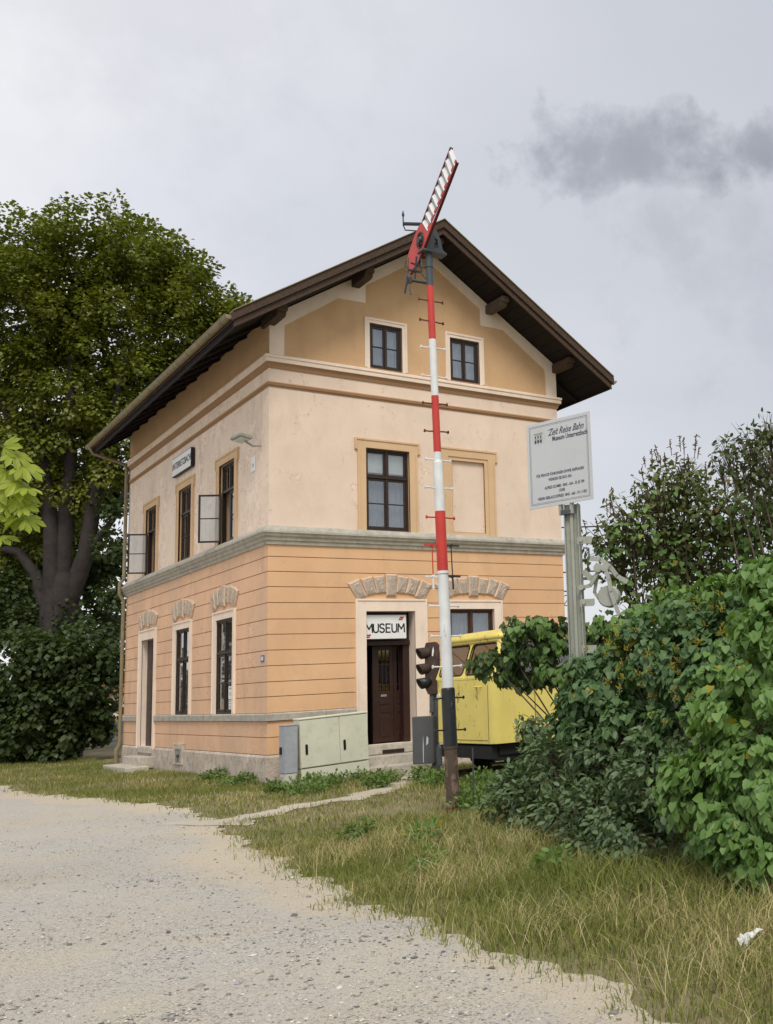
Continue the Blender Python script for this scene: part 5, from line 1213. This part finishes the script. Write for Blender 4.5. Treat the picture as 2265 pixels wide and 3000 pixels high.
P, O = sample_blobs(clumpify([(-1.04, 25.26, 11.42, 1.8), (.09, 24.63, 10.02, 1.7), (1.09, 24.01, 9.02, 1.2), (-.88, 25.68, 8.76, 1.8), (.14, 25.13, 7.36, 1.6), (-.94, 26.26, 6.11, 1.7), (1.02, 24.55, 6.64, 1.2), (1.82, 23.77, 7.25, .9), (-.02, 25.8, 4.72, 1.5), (1.83, 24.17, 5.26, .9), (.64, 23.91, 11.31, 1.3), (1.75, 23.21, 10.3, .7), (-2.18, 26.59, 9.51, 2), (-1.95, 27.21, 5.51, 2)], 9, .35, .6), 22, .6, .3, .4)
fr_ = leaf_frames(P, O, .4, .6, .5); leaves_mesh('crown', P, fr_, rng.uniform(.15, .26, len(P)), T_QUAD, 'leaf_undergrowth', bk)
mb = MB(); mb.tube([(-.6, 26.5, -.2), (-.5, 26.2, 4), (-.3, 25.6, 9)], [.35, .28, .12], 10); mb.build('trunk', 'bark', bk, smooth=True, recalc=False)
ug = thing('suckers_bush', (-1.1, 17.3, 0), 'dark thicket of leafy suckers around the foot of the big tree', 'bush')
cl = []
for (x, y, z, r) in BASE:
    c = np.array([x, y, z])
    for q in range(int(10*r*r)+3):
        d = unit(rng.normal(0, 1, 3)); cl.append((*(c+d*r*rng.uniform(.5, .95)), rng.uniform(.3, .55)))
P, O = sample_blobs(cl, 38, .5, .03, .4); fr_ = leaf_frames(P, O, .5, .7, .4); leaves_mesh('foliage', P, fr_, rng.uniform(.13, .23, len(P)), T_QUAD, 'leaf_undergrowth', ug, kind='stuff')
mb = MB()
for (x, y, z, r) in BASE: mb.tube([(x*.7-.3, 17.6, -.1), (x, y+.2, z*.6), (x, y, z)], [.05, .04, .02], 6)
mb.build('stems', 'bark', ug, smooth=True, recalc=False)

# ---- chestnut twig reaching in from a tree just outside the left edge
ct = thing('chestnut_tree', (-9.6, -8.6, 0), 'chestnut tree whose bright green leaf hands hang in at the left edge', 'tree')
mb = MB(); mb.tube([(-9.6, -8.6, -.2), (-9.55, -8.65, 2), (-9.4, -8.8, 4.6), (-9.6, -8.4, 7)], [.28, .22, .17, .08], 12); mb.build('trunk', 'bark', ct, smooth=True, recalc=False)
mb = MB(); mb.tube([(-9.45, -8.75, 4.2), (-8.2, -9.5, 4.45), (-7.0, -10.3, 4.25), (-6.35, -10.75, 4.0), (-6.08, -10.93, 3.85)], [.10, .07, .045, .025, .012], 8); mb.tube([(-7.0, -10.3, 4.25), (-6.5, -10.6, 3.75), (-6.1, -10.85, 3.5)], [.03, .018, .008], 6); mb.build('limb', 'bark', ct, smooth=True, recalc=False)
lfv = np.array([(0, 0, 0), (0, .55, -.06), (0, 1, -.22), (-.05, .12, .01), (-.15, .5, .0), (-.20, .78, -.08), (.05, .12, .01), (.15, .5, .0), (.20, .78, -.08)])
hv, hf = [], []
for k in range(7):
    a = math.radians(-105+35*k); s = 1-.11*abs(k-3); ca, sa = math.cos(a), math.sin(a)
    for v in lfv*s: hv.append((v[0]*ca+v[1]*sa, -v[0]*sa+v[1]*ca, v[2]-.18*v[1]))
    hf += [tuple(int(i)+9*k for i in f) for f in T_HEART[1]]
hand = bpy.data.meshes.new('leaf_hand'); hand.from_pydata(hv, [], hf); hand.materials.append(MATS['leaf_chestnut'])
HP = [(-6.0, -11.0, 3.93), (-5.93, -11.04, 3.82), (-6.04, -10.94, 3.78), (-5.97, -11.0, 3.68), (-5.90, -11.05, 3.63), (-5.95, -10.98, 3.56), (-6.02, -10.89, 3.51), (-5.92, -11.0, 3.47), (-5.97, -10.92, 3.40), (-5.89, -11.01, 3.36), (-5.99, -10.88, 3.31), (-6.06, -10.82, 3.22), (-6.07, -10.95, 3.99), (-6.06, -10.89, 3.64),
      (-6.15, -10.85, 3.85), (-6.2, -10.8, 3.6), (-6.25, -10.75, 3.95), (-6.3, -10.7, 3.7), (-6.4, -10.65, 3.9), (-6.2, -10.78, 3.4), (-6.5, -10.6, 4.0), (-6.7, -10.5, 4.1), (-6.5, -10.55, 3.6), (-6.9, -10.3, 4.0), (-7.3, -10.0, 4.3)]
b = np.array(wt(ct)); mb = MB()
for i, p in enumerate(HP):
    p = np.array(p); outd = unit(np.array([.62, -.5, -.25])+rng.normal(0, .28, 3)); nor = np.array([-.35, -.45, .75])+rng.normal(0, .22, 3); nor = unit(nor-outd*np.dot(nor, outd)); side = np.cross(outd, nor)
    o = bpy.data.objects.new('leaf', hand); COL.objects.link(o); o.parent = ct
    o.matrix_basis = Matrix.Translation(Vector(p-b)) @ Matrix((side, outd, nor)).transposed().to_4x4() @ Matrix.Scale(random.uniform(.15, .20), 4)
    mb = MB(); mb.tube([Vector(p), Vector(p)-Vector(outd)*.08+Vector((-.02, .02, .05)), Vector(p)+Vector((-.12, .1, .06))], [.004, .004, .005], 5); mb.build('leaf_stalk', 'leaf_weed', ct, recalc=False)

rt = thing('added_reflection_tree', (-12.5, 34, 0), 'unseen tree added across the road to darken the side window reflections', 'tree')  # added out of view so the side windows mirror dark foliage
cl = []
for k in range(90):
    d = unit(rng.normal(0, 1, 3)); cl.append((*(np.array([-12.5, 34, 5.2])+d*np.array([3.6, 5.5, 4.6])*rng.uniform(.5, 1)), rng.uniform(.6, 1.1)))
P, O = sample_blobs(cl, 12, .5, .3, .4); fr_ = leaf_frames(P, O, .3, .8, .5); leaves_mesh('crown', P, fr_, rng.uniform(.25, .4, len(P)), T_QUAD, 'leaf_undergrowth', rt)
mb = MB(); mb.tube([(-12.5, 34, -.2), (-12.4, 34, 3), (-12.5, 34.1, 6)], [.4, .3, .15], 10); mb.build('trunk', 'bark', rt, smooth=True, recalc=False)

# ---- weeds at the foot of walls, mast and trolley
WEED = [(1.59, -3.7), (1.44, -4.62), (.64, -6.99), (1.07, -6.96), (1.62, -5.5), (.32, -7.6), (1.47, -6.5), (.95, -3.0), (.35, -2.2), (-.35, -2.9), (-.36, -2.0), (.30, -1.5), (1.3, -1.35), (2.6, -5.6), (.1, -8.3), (1.9, -2.9), (1.4, -2.2), (-.45, .6), (-.4, 2.2), (.75, -1.25), (1.9, -6.0), (2.7, -6.4), (2.0, -5.3)]
WL = ['low green weeds in front of the light signal slab', 'leafy weeds beside the trolley end', 'leafy weeds right of the mast foot', 'leafy weeds between mast and shrub', 'weeds growing against the near rail', 'weeds close behind the mast foot', 'weeds under the hanging lilac branches', 'weeds along the path by the cabinet', 'weeds in front of the cream cabinet', 'weeds in the grass left of the footpath', 'weeds in front of the grey meter box', 'weeds at the foot of the cream cabinet, left door', 'weeds at the foot of the cream cabinet, right door', 'weeds beneath the trolley', 'weeds in front of the mast foot', 'weeds at the foot of the light signal', 'weeds before the entrance steps', 'weeds along the side wall plinth near the corner', 'weeds along the side wall plinth below the window', 'weeds between meter box and cabinet', 'weeds before the trolley underframe', 'weeds beside the dusty green shrub', 'weeds below the trolley near corner']
for i, ((x, y), lab) in enumerate(zip(WEED, WL)):
    near = x > .0 and y < -2.4; bl = [(x+random.uniform(-.25, .25), y+random.uniform(-.25, .25), random.uniform(.02, .14 if near else .07), random.uniform(.13, .24)) for k in range(6)]
    root = thing('weed_plant', (x, y, 0), lab, 'weed', 'weeds in the grass')
    P, O = sample_blobs(bl, 260, .6, .02); fr_ = leaf_frames(P, O, .1, .7, .5); leaves_mesh('foliage', P, fr_, rng.uniform(.035, .085, len(P)), T_OVATE, 'leaf_weed', root, kind='stuff')
# two pale leafy sprouts and a yellow-green clump on the verge
for x, y, lab, sz in ((-2.15, -13.3, 'fresh green sprout in the grass before the dusty shrub', .10), (-2.7, -12.1, 'pale flowering sprout in the verge grass', .06), (-2.0, -10.6, 'yellow-green leafy clump in the verge grass', .08), (-2.3, -9.6, 'dark green thistle clump in the verge grass', .09)):
    root = thing('wild_plant', (x, y, 0), lab, 'plant', 'wild plants on the verge')
    P, O = sample_blobs([(x, y, .16, .12), (x+.1, y-.05, .22, .10), (x-.1, y+.05, .12, .10)], 260, .8, .03); fr_ = leaf_frames(P, O, .0, .8, .5); leaves_mesh('foliage', P, fr_, rng.uniform(sz*.6, sz, len(P)), T_OVATE, 'leaf_lilac_bright' if 'thistle' not in lab else 'leaf_weed', root, kind='stuff')

# ---- grass
def grass_mat():
    n = NT('grass'); n.N.remove(n.bsdf); r = n.geo.outputs['Random Per Island']
    sep = n.N.new('ShaderNodeSeparateXYZ'); n.link(n.pos, sep.inputs[0])
    dry = n.ramp(n.noise(.55, 4, .6, .2, n.mapped((1, 1, .01), (4, 2, 0))), [(.40, 0.), (.68, 1.)])
    f = n.math('ADD', n.math('MULTIPLY', dry, .68), n.math('MULTIPLY', n.math('SUBTRACT', r, .5), .9), clamp=True)
    # greener against the house, drier along the track edge
    g = n.mix(n.math('FRACT', n.math('MULTIPLY', r, 7.3)), (.150, .180, .045), (.260, .285, .080))
    s = n.mix(n.math('FRACT', n.math('MULTIPLY', r, 13.1)), (.46, .38, .18), (.62, .52, .28))
    col = n.mix(n.ramp(f, [(.35, 0.), (.75, 1.)]), g, s)
    d = n.N.new('ShaderNodeBsdfDiffuse'); n.link(col, d.inputs[0]); t = n.N.new('ShaderNodeBsdfTranslucent'); n.link(col, t.inputs[0])
    m = n.N.new('ShaderNodeMixShader'); m.inputs[0].default_value = .3; n.link(d.outputs[0], m.inputs[1]); n.link(t.outputs[0], m.inputs[2]); n.link(m.outputs[0], n.out.inputs[0]); MATS['grass'] = n.m
grass_mat()
def blades(name, X, Y, Hh, lean, wid, label, cat, mat='grass'):
    n = len(X); z = H(X, Y); th = rng.uniform(0, 2*np.pi, n); L = lean*Hh
    dx, dy = np.cos(th)*L, np.sin(th)*L; ph = rng.uniform(0, 2*np.pi, n); wx, wy = np.cos(ph)*wid/2, np.sin(ph)*wid/2
    V = np.empty((n, 5, 3))
    for k, (f, w, q) in enumerate(((0, 1, 0), (0, -1, 0), (.55, .75, .3), (.55, -.75, .3), (1, 0, 1))):
        V[:, k, 0] = X+dx*q+wx*w; V[:, k, 1] = Y+dy*q+wy*w; V[:, k, 2] = z+Hh*f*(1-.25*lean*q)-.01*(k < 2)
    F = np.array([(0, 1, 3), (0, 3, 2), (2, 3, 4)])[None]+(np.arange(n)*5)[:, None, None]
    return fast(name, V.reshape(-1, 3), F.reshape(-1, 3), mat, None, kind='stuff', label=label, cat=cat)
def nz(x, y, s, o=0): return .5+.25*(np.sin(x*s+o)*np.cos(y*s*1.3+o*2)+np.sin((x+y)*s*.7+o*3)*np.cos((x-y)*s*1.1+o))+.12*np.sin(x*s*3.1+y*s*2.3)
def keep(X, Y):
    d = np.hypot(X-CAM.x, Y-CAM.y); e = X-edge_x(Y)
    m = e > rng.normal(0, .17, len(X))
    m &= ~((X > -.03) & (Y > -.05) & (X < W+.1) & (Y < LN+.1))
    m &= path_d(X, Y) > .30+rng.normal(0, .09, len(X))
    m &= ~((X > 1.7) & (X < 3.5) & (Y > -.9) & (Y < 0)); m &= ~((X > -.86) & (Y > 7.75) & (Y < 10.25) & (X < 0))
    return m, d
NV = 260000
X = rng.uniform(-4.0, 6.0, NV); Y = rng.uniform(-19.5, 3.0, NV); m, d = keep(X, Y)
bare = np.exp(-(((X+.3)/.9)**2+((Y+6.9)/.8)**2)); patchy = np.clip(nz(X, Y, 1.7, 1.), 0, 1)
m &= rng.random(NV) < np.clip((8.5/d)**1.15, .12, 1)*(1-.85*bare)*(.35+.8*patchy)
m &= ~((X > .8) & (Y < -6)); X, Y, d = X[m], Y[m], d[m]
e = X-edge_x(Y); tall = np.clip((-8.5-Y)/4, 0, 1)*np.clip(e/1.3, .15, 1)
hh = (.05+.05*rng.random(len(X))+tall*(.09+.26*rng.random(len(X))**2))*(.6+.8*np.clip(nz(X, Y, 1.1, 2.), 0, 1))
blades('verge_grass', X, Y, hh, rng.uniform(.2, 1.0, len(X)), .0045+.004*rng.random(len(X))+.00035*d, 'dry and green grass covering the verge beside the gravel', 'grass')
NN = 110000; X = rng.uniform(-4.0, .6, NN); Y = rng.uniform(-18.5, -8.5, NN); m, d = keep(X, Y); m &= rng.random(NN) < (.3+.8*np.clip(nz(X, Y, 2.1, 9.), 0, 1)); X, Y, d = X[m], Y[m], d[m]
e = X-edge_x(Y); blades('near_grass', X, Y, (.05+.11*rng.random(len(X)))*(.5+.5*np.clip(e/.8, 0, 1))*(.7+.7*np.clip(nz(X, Y, 1.4, 6.), 0, 1)), rng.uniform(.3, 1.1, len(X)), .004+.004*rng.random(len(X)), 'short green grass under the tall stalks of the near verge', 'grass')
# long pale stalks and flopped tussocks near the road edge
NT_ = 9000; X = rng.uniform(-3.9, -.6, NT_); Y = rng.uniform(-17.5, -9.5, NT_); m, d = keep(X, Y); tus = np.clip(nz(X, Y, 2.3, 5.)-.46, 0, 1)*3.2
m &= rng.random(NT_) < np.clip(tus, .05, 1); X, Y = X[m], Y[m]
leaf_mat('straw', (.52, .43, .22), (.68, .58, .34), None, .25, .7, .1)
blades('long_dry_grass', X, Y, rng.uniform(.16, .42, len(X)), rng.uniform(.5, 1.5, len(X)), rng.uniform(.0022, .0042, len(X)), 'long straw-coloured grass stalks leaning over the verge', 'grass', 'straw')
NL = 120000; X = rng.uniform(-5.0, .1, NL); Y = rng.uniform(-1.0, 34, NL); m, d = keep(X, Y); m &= rng.random(NL) < .62*(.4+.8*np.clip(nz(X, Y, 1.3, 4.), 0, 1)); X, Y, d = X[m], Y[m], d[m]
blades('lawn_grass', X, Y, (.05+.08*rng.random(len(X)))*(.6+.9*np.clip(nz(X, Y, .9, 3.), 0, 1)), rng.uniform(.2, .9, len(X)), .008+.006*rng.random(len(X)), 'green and yellowed grass strip along the side wall of the station', 'grass')
NF = 60000; X = rng.uniform(-30, 70, NF); Y = 34+rng.random(NF)**2*120; blades('field_grass', X, Y, rng.uniform(.15, .5, NF), rng.uniform(.2, .8, NF), rng.uniform(.05, .12, NF), 'pale grass field beyond the big tree', 'grass')
NR = 30000; X = rng.uniform(.8, 9.5, NR); Y = rng.uniform(-9.0, -1.0, NR); m, d = keep(X, Y); X, Y = X[m], Y[m]
blades('trackside_grass', X, Y, rng.uniform(.05, .20, len(X)), rng.uniform(.2, .9, len(X)), rng.uniform(.006, .011, len(X)), 'green grass growing between the rails under the trolley', 'grass')

# ---- loose stones on the gravel
plain('pebbles', (.38, .36, .32), .9, .1, 30, .4, 60)
def pebble_mat():
    n = NT('pebble'); r = n.geo.outputs['Random Per Island']
    col = n.ramp(r, [(0., (.12, .115, .105)), (.35, (.26, .245, .22)), (.6, (.44, .41, .36)), (.85, (.58, .55, .50)), (1., (.26, .28, .30))]); n.bump(n.noise(80, 3, .6), .3, .004); n.fin(col, .9, 0, .2)
pebble_mat()
def stones(name, N_, lo, hi, region, label):
    dd = 4.2+rng.random(N_)**1.6*region; a = rng.uniform(math.radians(-28), math.radians(45), N_)      # spread over the yard in front
    X = CAM.x+dd*np.sin(a); Y = CAM.y+dd*np.cos(a); e = edge_x(Y)-X; m = (e > .03) & (rng.random(N_) > .85*sandy(X, Y)) & (rng.random(N_) < np.clip(.35+.9*nz(X, Y, .8, 7.), .1, 1)); X, Y = X[m], Y[m]; n = len(X)
    r = lo+(hi-lo)*rng.random(n)**3
    octa = np.array([(1, 0, 0), (-1, 0, 0), (0, 1, 0), (0, -1, 0), (0, 0, 1), (0, 0, -1), (.6, .6, .5), (-.6, .6, .5), (-.6, -.6, .5), (.6, -.6, .5)], float)
    fc = np.array([(4, 0, 6), (4, 6, 2), (4, 2, 7), (4, 7, 1), (4, 1, 8), (4, 8, 3), (4, 3, 9), (4, 9, 0), (0, 2, 6), (2, 1, 7), (1, 3, 8), (3, 0, 9)])
    V = octa[None]*(1+rng.uniform(-.3, .3, (n, 10, 1)))*r[:, None, None]*np.array([1, 1, .55]); th = rng.uniform(0, 6.28, n); c, s = np.cos(th)[:, None], np.sin(th)[:, None]; sx = rng.uniform(.7, 1.4, n)[:, None]
    x, y = V[..., 0]*sx, V[..., 1]; V[..., 0] = X[:, None]+x*c-y*s; V[..., 1] = Y[:, None]+x*s+y*c; V[..., 2] += (H(X, Y)+.006+r*.15)[:, None]
    fast(name, V.reshape(-1, 3), (fc[None]+(np.arange(n)*10)[:, None, None]).reshape(-1, 3), 'pebble', None, kind='stuff', label=label, cat='gravel')
stones('gravel_stones', 60000, .004, .015, 15, 'fine loose gravel scattered over the yard')
stones('gravel_cobbles', 1300, .012, .028, 12, 'larger loose stones scattered over the yard')

# ================================================================== small and distant things
plain('litter_white', (.66, .67, .66), .5, .1, 8, .2, 30)
lt = thing('litter', (-2.6, -16.27, 0), 'crumpled white plastic wrapper lying in the grass at the lower right', 'litter')
gv = []; 
for i in range(6):
    for j in range(5): gv.append((-2.68+i*.03, -16.32+j*.03, .06+random.uniform(-.02, .05)+(.03 if i > 2 else 0)))
mb = MB(); mb.add(gv, [(i*5+j, (i+1)*5+j, (i+1)*5+j+1, i*5+j+1) for i in range(5) for j in range(4)]); mb.build('wrapper', 'litter_white', lt, recalc=False)
# ornamental iron bracket on the right corner
ir = thing('iron_bracket', (7.5, .3, 3.4), 'black scrolled iron bracket on the far right corner of the station', 'bracket')
mb = MB(); mb.box(7.33, 7.36, .28, .31, 3.35, 3.95); mb.box(7.33, 7.85, .28, .31, 3.93, 3.96); mb.build('frame', 'mast_black', ir)
mb = MB(); mb.tube([(7.36+.20*math.cos(t)*(1-t/9)+.22, .295, 3.68+.20*math.sin(t)*(1-t/9)) for t in [k*.35 for k in range(20)]], .012, 6); mb.tube([(7.36, .295, 3.5), (7.5, .295, 3.6), (7.62, .295, 3.75), (7.8, .295, 3.92)], .012, 6); mb.build('scroll', 'mast_black', ir)
# overhead wires beyond the station
for k, (p, q, lab) in enumerate((((9.5, 16.0, 7.75), (30, -.6, 7.35), 'upper overhead wire crossing the sky right of the station'), ((9.5, 16.0, 5.9), (30, -.6, 5.9), 'lower overhead wire behind the tall lilac'))):
    p, q = Vector(p), Vector(q); mb = MB(); mb.tube([p.lerp(q, t/10)-Vector((0, 0, .12*(1-(t/5-1)**2))) for t in range(11)], .028, 5); o = mb.build('overhead_wire', 'mast_black', None, recalc=False, label=lab, cat='wire', group='overhead wires')
# rubble heap and stacked kerbs behind the thicket
plain('rubble', (.20, .19, .17), .95, .25, 4, .8, 14, dist=.03)
hp_ = thing('rubble_heap', (2.6, 28.5, 0), 'grey rubble heap behind the downpipe end of the station', 'heap')
gv = []; n_ = 14
for i in range(n_):
    for j in range(n_):
        u_, v_ = i/(n_-1)*2-1, j/(n_-1)*2-1; gv.append((2.6+u_*2.6, 28.5+v_*1.8, max(-.1, 1.15*(1-u_*u_)*(1-v_*v_)+random.uniform(-.1, .1)-.05)))
mb = MB(); mb.add(gv, [(i*n_+j, (i+1)*n_+j, (i+1)*n_+j+1, i*n_+j+1) for i in range(n_-1) for j in range(n_-1)]); mb.build('mound', 'rubble', hp_, recalc=False)
for k in range(7):
    mb = MB(); x_, y_ = 1.6+(k % 3)*.75, 26.2+.05*(k//3); mb.box(x_, x_+.7, y_, y_+.35, (k//3)*.24, (k//3)*.24+.22); mb.build('kerb_stone', 'stone_grey', hp_, bevel=.02)
# far house and hedges on the horizon
plain('far_plaster', (.62, .52, .40), .9, .1, 1, 0); plain('far_roof', (.36, .13, .07), .9, .2, 2, 0)
fh = thing('distant_house', (20, 104, 0), 'distant pale house with red roof between tree and downpipe', 'house')
mb = MB(); mb.box(14, 27, 101, 110, -.2, 2.7); mb.build('wall', 'far_plaster', fh)
mb = MB(); mb.prism([(13.5, 2.7), (27.5, 2.7), (20.5, 4.7)], lambda a, b, d: Vector((a, d, b)), 100.5, 110.5); mb.build('roof', 'far_roof', fh)
for x_ in (15.5, 18.5, 21.5, 24.5):
    mb = MB(); mb.box(x_, x_+1, 100.96, 101.02, .9, 2.1); mb.build('window', 'interior_dark', fh)
for i, (x_, y_, r_, lab) in enumerate(((-6.5, 40, 2.6, 'light green bush behind the thicket at the left edge'), (5.5, 52, 1.6, 'pale green bush beside the downpipe, left of the rubble'), (9, 70, 2.4, 'distant round bush beyond the rubble heap'), (34, 60, 3.5, 'distant hedge bush seen under the hanging wires'), (46, 66, 4, 'distant bush at the right beyond the lilac'))):
    root = thing('distant_bush', (x_, y_, 0), lab, 'bush', 'bushes on the horizon'); bl = [(x_+random.uniform(-r_, r_)*.7, y_+random.uniform(-r_, r_)*.7, r_*random.uniform(.25, .6), r_*random.uniform(.4, .6)) for k in range(7)]
    P, O = sample_blobs(bl, 14, .5, .1); fr_ = leaf_frames(P, O, .3, .7, .5); leaves_mesh('foliage', P, fr_, rng.uniform(.2, .4, len(P)), T_QUAD, 'leaf_far', root, kind='stuff')
    mb = MB(); mb.tube([(x_, y_, -.1), (x_, y_, r_*.6)], [.12, .05], 6); mb.build('stem', 'bark', root)
